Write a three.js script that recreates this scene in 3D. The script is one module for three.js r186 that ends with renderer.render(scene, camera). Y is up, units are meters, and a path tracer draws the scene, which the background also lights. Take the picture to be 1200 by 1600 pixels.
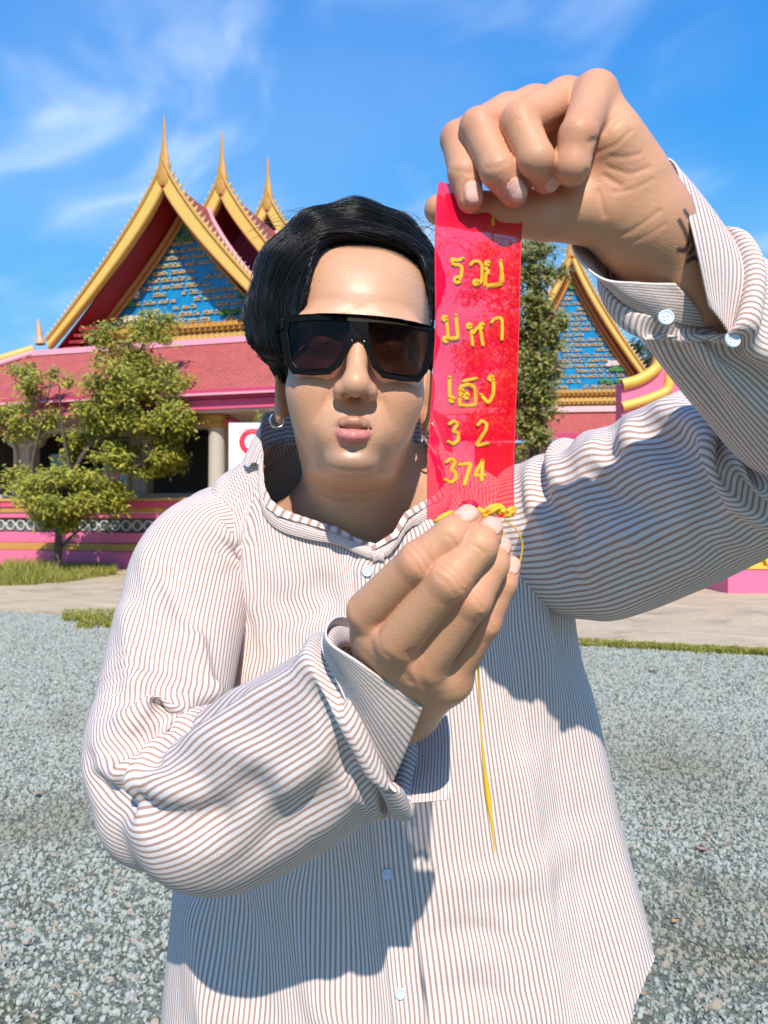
import * as THREE from 'three';
import { mergeGeometries } from 'three/addons/utils/BufferGeometryUtils.js';
import { RoundedBoxGeometry } from 'three/addons/geometries/RoundedBoxGeometry.js';
import { ImprovedNoise } from 'three/addons/math/ImprovedNoise.js';

// ---------------------------------------------------------------- camera, sky, sun, exposure
const scene = new THREE.Scene();
const EYE = 1.35, FOCAL = 1200;                       // eye height in metres; focal length in photograph pixels
const camera = new THREE.PerspectiveCamera(2 * Math.atan(800 / FOCAL) * 180 / Math.PI, 0.75, 0.05, 2000);
camera.position.set(0, EYE, 0);
camera.lookAt(0, EYE, -1);
camera.focus = 0.66; camera.userData.fStop = 16;

const perlin = new ImprovedNoise();
const N3 = (x, y, z) => perlin.noise(x, y, z);
function fbm(x, y, z, oct = 4) { let s = 0, a = 0.5; for (let i = 0; i < oct; i++) { s += a * N3(x, y, z); x *= 2.03; y *= 2.03; z *= 2.03; a *= 0.5; } return s; }
const clamp = (x, a, b) => Math.min(b, Math.max(a, x)), lerp = (a, b, t) => a + (b - a) * t;
const smooth = (a, b, x) => { const t = clamp((x - a) / (b - a), 0, 1); return t * t * (3 - 2 * t); };
function rng(seed) { return () => { seed = (seed + 0x6d2b79f5) | 0; let t = Math.imul(seed ^ (seed >>> 15), 1 | seed); t = (t + Math.imul(t ^ (t >>> 7), 61 | t)) ^ t; return ((t ^ (t >>> 14)) >>> 0) / 4294967296; }; }

{ // clear tropical sky with thin cirrus
  const airTab = spline([[0, 0.24, 0.45, 0.58], [0.06, 0.19, 0.41, 0.575], [0.196, 0.11, 0.335, 0.565], [0.385, 0.045, 0.24, 0.56], [0.555, 0.021, 0.170, 0.50], [0.8, 0.014, 0.13, 0.43], [1, 0.012, 0.12, 0.41]]);
  const W = 2048, H = 1024, data = new Float32Array(W * H * 4);
  for (let r = 0; r < H; r++) {
    const el = ((r + 0.5) / H - 0.5) * Math.PI, y = Math.sin(el), c = Math.cos(el);
    const h = Math.max(0, y), cr = airTab(h, 1), cg = airTab(h, 2), cb = airTab(h, 3);
    for (let i = 0; i < W; i++) {
      const az = ((i + 0.5) / W - 0.5) * 2 * Math.PI, x = Math.cos(az) * c, z = Math.sin(az) * c;
      let R = cr, G = cg, B = cb;
      if (y > 0) { // wisps: stretched, warped noise on a high plane
        const k = 1 / (y + 0.22), px = x * k, pz = z * k;
        const wx = fbm(px * 1.3 + 4, pz * 1.3, 1.7, 3) * 1.2, wz = fbm(px * 1.3, pz * 1.3 + 9, 5.1, 3) * 1.2;
        const big = smooth(-0.22, 0.34, fbm(px * 1.1 + 0.4, pz * 1.1 + 7.7, 8.4, 4));
        const fine = smooth(-0.14, 0.42, fbm((px * 0.8 + pz * 0.6) * 2.2 + wx * 1.6, (pz * 0.8 - px * 0.6) * 5.5 + wz * 1.6, 2.2, 5));
        const a = clamp(big * (0.10 + 0.24 * fine * fine + 0.16 * fine), 0, 0.6);
        R = lerp(R, 0.62, a); G = lerp(G, 0.70, a); B = lerp(B, 0.80, a);
      } else { const g = smooth(0, -0.06, y); R = lerp(R, 0.30, g); G = lerp(G, 0.31, g); B = lerp(B, 0.29, g); }
      const o = (r * W + i) * 4; data[o] = R; data[o + 1] = G; data[o + 2] = B; data[o + 3] = 1;
    }
  }
  const tex = new THREE.DataTexture(data, W, H, THREE.RGBAFormat, THREE.FloatType);
  tex.mapping = THREE.EquirectangularReflectionMapping; tex.magFilter = THREE.LinearFilter; tex.needsUpdate = true;
  scene.background = tex; scene.environment = tex;
}
const sun = new THREE.DirectionalLight(new THREE.Color().setRGB(1.0, 0.925, 0.83), 3.05);
sun.position.set(0.05, 0.695, 0.715).multiplyScalar(40); sun.castShadow = true; sun.shadow.radius = 1;
Object.assign(sun.shadow.camera, { left: -30, right: 30, top: 30, bottom: -30, near: 1, far: 120 }); sun.shadow.mapSize.set(4096, 4096);
scene.add(sun); scene.add(sun.target);
const renderer = new THREE.WebGLRenderer({ antialias: true });
renderer.toneMapping = THREE.LinearToneMapping; renderer.toneMappingExposure = 1.7;
renderer.shadowMap.enabled = true;

// ---------------------------------------------------------------- helpers
const V = (x, y, z) => new THREE.Vector3(x, y, z);
const P = (px, py, d) => V((px - 600) * d / FOCAL, EYE + (800 - py) * d / FOCAL, -d);   // a point of the place from where the photograph shows it and how far it stands
const names = new Map();
function numbered(n) { const k = names.get(n) ?? 0; names.set(n, k + 1); return k ? n + '_' + String(k).padStart(3, '0') : n; }
function tag(o, label, category, group, kind) { if (label) o.userData.label = label; if (category) o.userData.category = category; if (group) o.userData.group = group; if (kind) o.userData.kind = kind; return o; }
function thing(name, label, category, pos = [0, 0, 0], turn = 0, group) { const o = new THREE.Group(); o.name = numbered(name); o.position.set(...pos); o.rotation.y = turn; scene.add(o); return tag(o, label, category, group); }
function part(name, geo, mat, parent) { const m = new THREE.Mesh(Array.isArray(geo) ? join(geo) : geo, mat); m.name = numbered(name); m.castShadow = m.receiveShadow = true; (parent ?? scene).add(m); return m; }
function join(list) {
  const gs = list.map((g) => { const q = g.index ? g.toNonIndexed() : g.clone(); for (const k of Object.keys(q.attributes)) if (!['position', 'normal', 'uv', 'color'].includes(k)) q.deleteAttribute(k); if (!q.attributes.normal) q.computeVertexNormals(); return q; });
  const color = gs.some((g) => g.attributes.color), uv = gs.every((g) => g.attributes.uv);
  for (const g of gs) { if (!uv && g.attributes.uv) g.deleteAttribute('uv'); if (color && !g.attributes.color) g.setAttribute('color', new THREE.BufferAttribute(new Float32Array(g.attributes.position.count * 3).fill(1), 3)); }
  return gs.length === 1 ? gs[0] : mergeGeometries(gs, false);
}
const lin = (r, g, b) => new THREE.Color().setRGB(r, g, b);
const mat = (c, rough = 0.8, more = {}) => new THREE.MeshStandardMaterial({ color: Array.isArray(c) ? lin(...c) : c, roughness: rough, side: THREE.DoubleSide, ...more });
function box(w, h, d, x = 0, y = 0, z = 0) { const g = new THREE.BoxGeometry(w, h, d); g.translate(x, y, z); return g; }
function rbox(w, h, d, x = 0, y = 0, z = 0, r = 0.02) { const g = new RoundedBoxGeometry(w, h, d, 2, r); g.translate(x, y, z); return g; }
function tube(pts, r, seg = 24, rad = 6, closed = false) { return new THREE.TubeGeometry(new THREE.CatmullRomCurve3(pts, closed), seg, r, rad, closed); }
function taper(a, b, ra, rb, n = 8) { const d = b.clone().sub(a), g = new THREE.CylinderGeometry(rb, ra, d.length(), n, 1); g.translate(0, d.length() / 2, 0); g.applyQuaternion(new THREE.Quaternion().setFromUnitVectors(V(0, 1, 0), d.normalize())); g.translate(a.x, a.y, a.z); return g; }
function texture(w, h, fn, srgb = true, repeat = true) {
  const d = new Uint8Array(w * h * 4);
  for (let y = 0; y < h; y++) for (let x = 0; x < w; x++) { const c = fn(x / w, y / h, x, y), o = (y * w + x) * 4; d[o] = clamp(c[0], 0, 1) * 255; d[o + 1] = clamp(c[1] ?? c[0], 0, 1) * 255; d[o + 2] = clamp(c[2] ?? c[0], 0, 1) * 255; d[o + 3] = 255; }
  const t = new THREE.DataTexture(d, w, h, THREE.RGBAFormat); if (srgb) t.colorSpace = THREE.SRGBColorSpace; t.magFilter = THREE.LinearFilter; if (repeat) t.wrapS = t.wrapT = THREE.RepeatWrapping; t.needsUpdate = true; return t;
}
const tn = (u, v, f, seed) => { // tileable noise
  const a = u * 6.28318, b = v * 6.28318, r = f / 6.28318; return fbm(Math.cos(a) * r + seed, Math.sin(a) * r + Math.cos(b) * r * 1.1, Math.sin(b) * r + seed * 2.7, 4);
};
function spline(tab) { // smooth interpolation through [x, y, y2, ...] rows, x ascending
  const n = tab.length; return (x, c = 1) => { if (x <= tab[0][0]) return tab[0][c]; if (x >= tab[n - 1][0]) return tab[n - 1][c]; let i = 0; while (tab[i + 1][0] < x) i++;
    const h = tab[i + 1][0] - tab[i][0], t = (x - tab[i][0]) / h, d = (tab[i + 1][c] - tab[i][c]) / h, s = (k) => { if (k <= 0 || k >= n - 1) return d; const a = (tab[k][c] - tab[k - 1][c]) / (tab[k][0] - tab[k - 1][0]), b = (tab[k + 1][c] - tab[k][c]) / (tab[k + 1][0] - tab[k][0]); return a * b <= 0 ? 0 : 2 * a * b / (a + b); };
    const m0 = s(i) * h, m1 = s(i + 1) * h, t2 = t * t, t3 = t2 * t; return (2 * t3 - 3 * t2 + 1) * tab[i][c] + (t3 - 2 * t2 + t) * m0 + (3 * t2 - 2 * t3) * tab[i + 1][c] + (t3 - t2) * m1; };
}
// surface of a field f < 0, meshed by surface nets in blocks; normals from the field itself
function meshField(f, lo, hi, h, slack = 1.6) {
  const B = 8, n = [0, 1, 2].map((i) => Math.ceil((hi[i] - lo[i]) / h / B) * B), [nx, ny, nz] = n, id = new Map(), pos = [], quads = [], vals = new Float32Array((B + 1) ** 3), S = B + 1;
  const key = (i, j, k) => (i * (ny + 1) + j) * (nz + 1) + k, pend = [];
  for (let bi = 0; bi < nx; bi += B) for (let bj = 0; bj < ny; bj += B) for (let bk = 0; bk < nz; bk += B) {
    const c = f(lo[0] + (bi + B / 2) * h, lo[1] + (bj + B / 2) * h, lo[2] + (bk + B / 2) * h);
    if (Math.abs(c) > B * h * 0.87 * slack) continue;
    let o = 0, neg = 0;
    for (let i = 0; i <= B; i++) for (let j = 0; j <= B; j++) for (let k = 0; k <= B; k++) { const v = f(lo[0] + (bi + i) * h, lo[1] + (bj + j) * h, lo[2] + (bk + k) * h); vals[o++] = v; if (v < 0) neg++; }
    if (!neg || neg === o) continue;
    for (let i = 0; i < B; i++) for (let j = 0; j < B; j++) for (let k = 0; k < B; k++) {
      const q = (i * S + j) * S + k, v = [vals[q], vals[q + S * S], vals[q + S], vals[q + S * S + S], vals[q + 1], vals[q + S * S + 1], vals[q + S + 1], vals[q + S * S + S + 1]];
      let m = 0; for (let a = 0; a < 8; a++) if (v[a] < 0) m |= 1 << a;
      if (m === 0 || m === 255) continue;
      let x = 0, y = 0, z = 0, cnt = 0;
      const E = (a, b, ax, ay, az, dx, dy, dz) => { if ((v[a] < 0) === (v[b] < 0)) return; const t = v[a] / (v[a] - v[b]); x += ax + dx * t; y += ay + dy * t; z += az + dz * t; cnt++; };
      E(0, 1, 0, 0, 0, 1, 0, 0); E(2, 3, 0, 1, 0, 1, 0, 0); E(4, 5, 0, 0, 1, 1, 0, 0); E(6, 7, 0, 1, 1, 1, 0, 0);
      E(0, 2, 0, 0, 0, 0, 1, 0); E(1, 3, 1, 0, 0, 0, 1, 0); E(4, 6, 0, 0, 1, 0, 1, 0); E(5, 7, 1, 0, 1, 0, 1, 0);
      E(0, 4, 0, 0, 0, 0, 0, 1); E(1, 5, 1, 0, 0, 0, 0, 1); E(2, 6, 0, 1, 0, 0, 0, 1); E(3, 7, 1, 1, 0, 0, 0, 1);
      const I = bi + i, J = bj + j, K = bk + k;
      id.set(key(I, J, K), pos.length / 3); pos.push(lo[0] + (I + x / cnt) * h, lo[1] + (J + y / cnt) * h, lo[2] + (K + z / cnt) * h);
      if ((v[0] < 0) !== (v[1] < 0)) pend.push(I, J, K, 0, v[0] < 0 ? 1 : 0);
      if ((v[0] < 0) !== (v[2] < 0)) pend.push(I, J, K, 1, v[0] < 0 ? 1 : 0);
      if ((v[0] < 0) !== (v[4] < 0)) pend.push(I, J, K, 2, v[0] < 0 ? 1 : 0);
    }
  }
  for (let p = 0; p < pend.length; p += 5) {
    const [I, J, K, ax, s] = [pend[p], pend[p + 1], pend[p + 2], pend[p + 3], pend[p + 4]];
    const c = ax === 0 ? [[0, 0, 0], [0, -1, 0], [0, -1, -1], [0, 0, -1]] : ax === 1 ? [[0, 0, 0], [0, 0, -1], [-1, 0, -1], [-1, 0, 0]] : [[0, 0, 0], [-1, 0, 0], [-1, -1, 0], [0, -1, 0]];
    const q = c.map(([a, b, d]) => id.get(key(I + a, J + b, K + d))); if (q.some((t) => t === undefined)) continue;
    if (s) quads.push(q[0], q[1], q[2], q[0], q[2], q[3]); else quads.push(q[0], q[2], q[1], q[0], q[3], q[2]);
  }
  const g = new THREE.BufferGeometry(), cnt = pos.length / 3, nor = new Float32Array(cnt * 3), uv = new Float32Array(cnt * 2), e = h * 0.45;
  for (let i = 0; i < cnt; i++) {
    let x = pos[i * 3], y = pos[i * 3 + 1], z = pos[i * 3 + 2];
    for (let it = 0; it < 2; it++) {
      const a = f(x + e, y, z) - f(x - e, y, z), b = f(x, y + e, z) - f(x, y - e, z), d = f(x, y, z + e) - f(x, y, z - e), l = Math.hypot(a, b, d) || 1e-9;
      if (it === 0) { const v = clamp(f(x, y, z) / Math.max(l / (2 * e), 0.5), -h * 0.5, h * 0.5); x -= a / l * v; y -= b / l * v; z -= d / l * v; pos[i * 3] = x; pos[i * 3 + 1] = y; pos[i * 3 + 2] = z; }
      nor[i * 3] = a / l; nor[i * 3 + 1] = b / l; nor[i * 3 + 2] = d / l;
    }
    uv[i * 2] = x + z * 0.6; uv[i * 2 + 1] = y + z * 0.5;
  }
  g.setAttribute('position', new THREE.BufferAttribute(new Float32Array(pos), 3)); g.setAttribute('normal', new THREE.BufferAttribute(nor, 3)); g.setAttribute('uv', new THREE.BufferAttribute(uv, 2)); g.setIndex(quads);
  return g;
}
function paint(g, fn) { const p = g.attributes.position, n = g.attributes.normal, c = new Float32Array(p.count * 3); for (let i = 0; i < p.count; i++) { const k = fn(p.getX(i), p.getY(i), p.getZ(i), n.getX(i), n.getY(i), n.getZ(i)); c[i * 3] = k[0]; c[i * 3 + 1] = k[1]; c[i * 3 + 2] = k[2]; } g.setAttribute('color', new THREE.BufferAttribute(c, 3)); return g; }
const smin = (a, b, k) => { const h = Math.max(k - Math.abs(a - b), 0) / k; return Math.min(a, b) - h * h * k * 0.25; };
const smax = (a, b, k) => -smin(-a, -b, k);
function cone(x, y, z, c) { // tapered capsule c = [ax, ay, az, ra, bx, by, bz, rb]
  const dx = c[4] - c[0], dy = c[5] - c[1], dz = c[6] - c[2], px = x - c[0], py = y - c[1], pz = z - c[2], L = dx * dx + dy * dy + dz * dz, t = L ? clamp((px * dx + py * dy + pz * dz) / L, 0, 1) : 0;
  return Math.hypot(px - dx * t, py - dy * t, pz - dz * t) - (c[3] + (c[7] - c[3]) * t);
}
const cn = (a, ra, b, rb) => [a.x, a.y, a.z, ra, b.x, b.y, b.z, rb];
const ell = (x, y, z, cx, cy, cz, rx, ry, rz) => { const a = (x - cx) / rx, b = (y - cy) / ry, c = (z - cz) / rz, k0 = Math.sqrt(a * a + b * b + c * c), k1 = Math.hypot(a / rx, b / ry, c / rz); return k1 > 1e-9 ? k0 * (k0 - 1) / k1 : -Math.min(rx, ry, rz); };
// ---------------------------------------------------------------- ground
function sheet(name, pts, y, m, kind = 'structure', parent) { // flat polygon of [x, z]
  const s = new THREE.Shape(); pts.forEach(([x, z], i) => (i ? s.lineTo(x, -z) : s.moveTo(x, -z))); s.closePath();
  const g = new THREE.ShapeGeometry(s); g.rotateX(-Math.PI / 2); g.translate(0, y, 0); const p = g.attributes.position, uv = g.attributes.uv; for (let i = 0; i < p.count; i++) uv.setXY(i, p.getX(i), p.getZ(i));
  const o = part(name, g, m, parent); if (kind) o.userData.kind = kind; return o;
}
const grit = texture(1024, 1024, (u, v) => { // small stones between the stones
  const a = tn(u, v, 130, 2.2), b = tn(u, v, 60, 6.1), c = tn(u, v, 5, 9.4), k = 0.60 + 0.42 * a + 0.22 * b, w = smooth(-0.05, 0.35, c); return [lerp(0.98, 0.92, w) * k, lerp(1.04, 0.90, w) * k, lerp(1.0, 0.80, w) * k]; });
grit.repeat.set(1 / 1.6, 1 / 1.6);
const gritBump = texture(512, 512, (u, v) => [0.5 + 0.8 * tn(u, v, 70, 2.2) + 0.3 * tn(u, v, 28, 1.1)], false); gritBump.repeat.set(1 / 0.9, 1 / 0.9);
sheet('ground', [[-400, 60], [400, 60], [400, -700], [-400, -700]], -0.02, mat([0.20, 0.20, 0.15], 0.95));
sheet('gravel_bed', [[-40, 40], [40, 40], [40, -24], [-40, -24]], -0.006, mat([0.50, 0.50, 0.42], 0.95, { map: grit, bumpMap: gritBump, bumpScale: 0.01 }));
const concTex = texture(1024, 512, (u, v) => { const a = tn(u, v, 6, 3.3), b = tn(u, v, 44, 5.2), c = tn(u * 1, v, 150, 8), st = smooth(0.12, 0.4, tn(u, v, 9, 12.5)); const k = 0.88 + 0.14 * a + 0.10 * b + 0.10 * c - 0.10 * st; return [k, k * 0.975, k * 0.925]; }); concTex.repeat.set(1 / 4, 1 / 3);
const concrete = mat([0.72, 0.60, 0.44], 0.9, { map: concTex });
// concrete apron in front of the halls; its edge runs from the left, far, to the right, near
const PAVE = [[-60, -10.9], [-6.2, -10.9], [-3.6, -9.9], [-1.2, -8.9], [1.8, -7.8], [4.2, -7.45], [9, -7.0], [40, -4.0], [40, -60], [-60, -60]];
{ const s = new THREE.Shape(); PAVE.forEach(([x, z], i) => (i ? s.lineTo(x, -z) : s.moveTo(x, -z))); s.closePath(); const g = new THREE.ExtrudeGeometry(s, { depth: 0.06, bevelEnabled: false }); g.rotateX(-Math.PI / 2); g.translate(0, -0.035, 0); const o = part('pavement', g, concrete); o.userData.kind = 'structure'; }
{ // loose crushed stone
  const R = rng(12), spots = [];
  const edge = (x) => { for (let i = 0; i + 1 < 8; i++) if (x < PAVE[i + 1][0]) return lerp(PAVE[i][1], PAVE[i + 1][1], clamp((x - PAVE[i][0]) / (PAVE[i + 1][0] - PAVE[i][0]), 0, 1)); return -4; };
  for (let s = 0; s < 420000 && spots.length < 240000; s++) {
    const d = 1.3 + Math.pow(R(), 0.62) * 9.7, x = (R() - 0.5) * (d * 1.06 + 1.2), z = -d; if (z < edge(x) + 0.02) continue;
    if (d > 5.2 && R() < 0.35) continue; spots.push([x, z, R(), R(), R(), d]);
  }
  const base = new THREE.IcosahedronGeometry(1, 0), bp = base.attributes.position; for (let i = 0; i < bp.count; i++) { const k = 0.74 + 0.42 * (0.5 + fbm(bp.getX(i) * 1.3 + 2, bp.getY(i) * 1.3, bp.getZ(i) * 1.3, 2)); bp.setXYZ(i, bp.getX(i) * k, bp.getY(i) * k * 0.72, bp.getZ(i) * k); } base.computeVertexNormals();
  const im = new THREE.InstancedMesh(base, mat([1, 1, 1], 0.9), spots.length), M = new THREE.Matrix4(), q = new THREE.Quaternion(), C = new THREE.Color(); im.name = 'gravel'; im.castShadow = im.receiveShadow = true;
  spots.forEach(([x, z, a, b, c, d], i) => {
    const r = (0.0052 + 0.0078 * Math.pow(b, 2.6)) * (d > 5 ? 1.25 : 1); q.setFromEuler(new THREE.Euler(a * 6.3, b * 6.3, c * 6.3)); M.compose(V(x, r * 0.2 - 0.004, z), q, V(r * (0.8 + 0.7 * c), r * (0.40 + 0.4 * a), r)); im.setMatrixAt(i, M);
    let dirt = 0; for (const [dx, dz, r] of [[0.98, -2.42, 0.34], [1.16, -2.75, 0.25], [1.5, -4.1, 0.42], [-1.5, -3.35, 0.36], [-1.62, -3.0, 0.22]]) dirt = Math.max(dirt, smooth(1.25, 0.35, Math.hypot(x - dx, z - dz) / r + 0.5 * fbm(x * 5, z * 5, 1, 3)));
    const patch = Math.max(dirt * 0.65, smooth(0.06, 0.32, fbm(x * 0.7 + 7, z * 0.55, 2.5, 3)) * 0.35), t = 0.86 + 0.30 * Math.pow(a, 1.5); let k = [0.37 * t, 0.40 * t, 0.345 * t];
    if (c > 0.94) k = [0.38 * t, 0.31 * t, 0.24 * t]; else if (c > 0.88) k = [0.40, 0.42, 0.39]; else if (c < 0.04) k = [0.24, 0.25, 0.23];
    C.setRGB(lerp(k[0], 0.25 * t, patch), lerp(k[1], 0.235 * t, patch), lerp(k[2], 0.175 * t, patch)); im.setColorAt(i, C);
  });
  scene.add(im); tag(im, 'pale grey green crushed stone covering the yard', 'gravel', null, 'stuff');
}
function tufts(list, label, colours) { // short grass: bunches of bent blades, [x, z, height, spread]
  const R = rng(list.length * 7 + 1), pos = [], col = [], idx = [];
  for (const [x, z, h] of list) for (let k = 0; k < 7; k++) {
    const a = R() * 6.28, lean = h * (0.2 + 0.7 * R()), hh = h * (0.6 + 0.6 * R()), w = 0.004 + 0.004 * R(), b = pos.length / 3, ox = x + (R() - 0.5) * 0.06, oz = z + (R() - 0.5) * 0.06, c = Math.cos(a), s = Math.sin(a), cc = colours[Math.floor(R() * colours.length)];
    pos.push(ox - s * w, 0, oz + c * w, ox + s * w, 0, oz - c * w, ox + c * lean * 0.45 - s * w * 0.7, hh * 0.65, oz + s * lean * 0.45 + c * w * 0.7, ox + c * lean * 0.45 + s * w * 0.7, hh * 0.65, oz + s * lean * 0.45 - c * w * 0.7, ox + c * lean, hh, oz + s * lean);
    for (let i = 0; i < 5; i++) col.push(...cc); idx.push(b, b + 1, b + 2, b + 1, b + 3, b + 2, b + 2, b + 3, b + 4);
  }
  const g = new THREE.BufferGeometry(); g.setAttribute('position', new THREE.Float32BufferAttribute(pos, 3)); g.setAttribute('color', new THREE.Float32BufferAttribute(col, 3)); g.setIndex(idx); g.computeVertexNormals();
  return tag(part('grass', g, new THREE.MeshStandardMaterial({ vertexColors: true, roughness: 0.85, side: THREE.DoubleSide })), label, 'grass', null, 'stuff');
}
const ZR = (py) => -EYE * FOCAL / (py - 800), XR = (px, z) => (px - 600) * -z / FOCAL;
{
  const R = rng(31), greens = [[0.24, 0.26, 0.03], [0.34, 0.32, 0.05], [0.40, 0.34, 0.09], [0.18, 0.21, 0.03]], a = [], b = [], c = [];
  for (let i = 0; i < 1500; i++) { const px = -30 + R() * 210, py = 888 + R() * 30 * (1 - Math.pow(px / 230, 2)), z = ZR(py); a.push([XR(px, z), z, 0.10 + 0.16 * R() * (Math.abs(px - 50) < 40 ? 1.6 : 0.8)]); }
  for (let i = 0; i < 700; i++) { const px = 100 + R() * 150, py = 956 + R() * 26, z = ZR(py); if (px < 120 && py > 972) continue; b.push([XR(px, z), z, 0.03 + 0.05 * R()]); }
  for (let i = 0; i < 1500; i++) { const t = R(), px = lerp(905, 1230, t), py = lerp(1002, 1020, t) + R() * 7, z = ZR(py); c.push([XR(px, z), z, 0.02 + 0.035 * R()]); }
  tufts(a, 'tall yellow green grass round the foot of the left tree', greens); tufts(b, 'low grass patch at the left edge of the pavement', greens); tufts(c, 'thin strip of grass between pavement and gravel on the right', greens);
}
{ // litter on the gravel
  const leaf = (px, py, size, turn, c, name, label, cat, group) => { const z = ZR(py), x = XR(px, z), pos = [], idx = [], n = 8; for (let i = 0; i <= n; i++) { const t = i / n, w = Math.sin(Math.PI * Math.pow(t, 0.8)) * 0.3; for (const k of [-1, 0, 1]) pos.push((t - 0.5) * size, 0.012 + size * 0.12 * Math.sin(t * 3 + turn) + Math.abs(k) * size * 0.07, k * w * size); } for (let i = 0; i < n; i++) for (let k = 0; k < 2; k++) { const a = i * 3 + k; idx.push(a, a + 1, a + 3, a + 1, a + 4, a + 3); } const g = new THREE.BufferGeometry(); g.setAttribute('position', new THREE.Float32BufferAttribute(pos, 3)); g.setIndex(idx); g.computeVertexNormals(); const m = part(name, g, mat(c, 0.7)); m.position.set(x, 0, z); m.rotation.y = turn; tag(m, label, cat, group); };
  for (const [px, py, s, t, c, l] of [[1056, 1446, 0.03, 0.5, [0.62, 0.30, 0.10], 'orange dry leaf on the brown patch of gravel right of the shirt hem'], [1040, 1204, 0.06, 1.9, [0.50, 0.32, 0.18], 'long tan leaf on the gravel right of the shirt side'], [1098, 1330, 0.045, 2.7, [0.48, 0.27, 0.18], 'reddish brown leaf on the gravel halfway down the right side'], [1006, 1560, 0.03, 1.1, [0.5, 0.36, 0.2], 'small tan leaf on the gravel at the bottom right corner'], [1022, 1050, 0.09, 0.2, [0.52, 0.40, 0.20], 'pale brown leaf on the gravel just below the grass strip'], [60, 1245, 0.06, 0.9, [0.5, 0.34, 0.2], 'brown leaf on the gravel left of the bent elbow'], [40, 1480, 0.035, 2.2, [0.55, 0.36, 0.22], 'orange brown leaf on the gravel in the lower left corner']]) leaf(px, py, s, t, c, 'fallen_leaf', l, 'leaf', 'dry leaves lying on the gravel');
}
// ---------------------------------------------------------------- temple halls
const noiseTone = (base, amt, f, seed) => texture(256, 256, (u, v) => { const k = 1 + amt * tn(u, v, f, seed) + amt * 0.7 * tn(u, v, f * 6, seed + 3); return base.map((c) => c * k); });
const goldMat = mat([0.70, 0.47, 0.11], 0.5), goldDeep = mat([0.52, 0.27, 0.05], 0.5), redMat = mat([0.30, 0.012, 0.018], 0.6), orangeMat = mat([0.55, 0.23, 0.06], 0.6), pinkMat = mat([0.78, 0.16, 0.30], 0.6), pinkDeep = mat([0.72, 0.085, 0.20], 0.6), pinkPale = mat([0.80, 0.36, 0.45], 0.6), cream = mat([0.50, 0.43, 0.36], 0.8), plaster = mat([0.30, 0.25, 0.21], 0.85), magenta = mat([0.52, 0.05, 0.14], 0.6);
const tileTex = texture(512, 512, (u, v) => { // rows of small glazed roof tiles
  const row = Math.floor(v * 24), x = (u * 24 + (row % 2) * 0.5) % 1, y = (v * 24) % 1, n = fbm(Math.floor(u * 24 + (row % 2) * 0.5) * 3.7, row * 5.1, 0.5, 1), k = 0.92 + 0.20 * n + 0.10 * tn(u, v, 4, 3.2) - 0.14 * smooth(0.14, 0, Math.min(x, 1 - x)) - 0.22 * smooth(0.2, 0, y); return [0.80 * k, 0.385 * k, 0.36 * k]; });
tileTex.repeat.set(1 / 2.4, 1 / 2.4);
const tileBump = texture(256, 256, (u, v) => { const row = Math.floor(v * 12), x = (u * 12 + (row % 2) * 0.5) % 1; return [((v * 12) % 1) * 0.7 + 0.3 * Math.sin(x * Math.PI)]; }, false); tileBump.repeat.set(1 / 1.2, 1 / 1.2);
const roofMat = new THREE.MeshStandardMaterial({ map: tileTex, roughness: 0.6, side: THREE.DoubleSide, bumpMap: tileBump, bumpScale: 0.03 });
const mosaicTex = texture(512, 512, (u, v, x, y) => { const c = fbm(Math.floor(u * 128) * 1.7, Math.floor(v * 128) * 2.3, 3.3, 1), d = tn(u, v, 7, 5.5), gx = (u * 128) % 1, gy = (v * 128) % 1, e = Math.min(gx, gy) < 0.12 ? 0.8 : 1; return [(0.08 + 0.16 * c + 0.07 * d) * e, (0.56 + 0.26 * c + 0.14 * d) * e, (0.80 + 0.2 * c + 0.1 * d) * e]; }); mosaicTex.repeat.set(1 / 2, 1 / 2);
const mosaic = new THREE.MeshPhysicalMaterial({ map: mosaicTex, roughness: 0.25, clearcoat: 0.3, side: THREE.DoubleSide });
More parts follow.
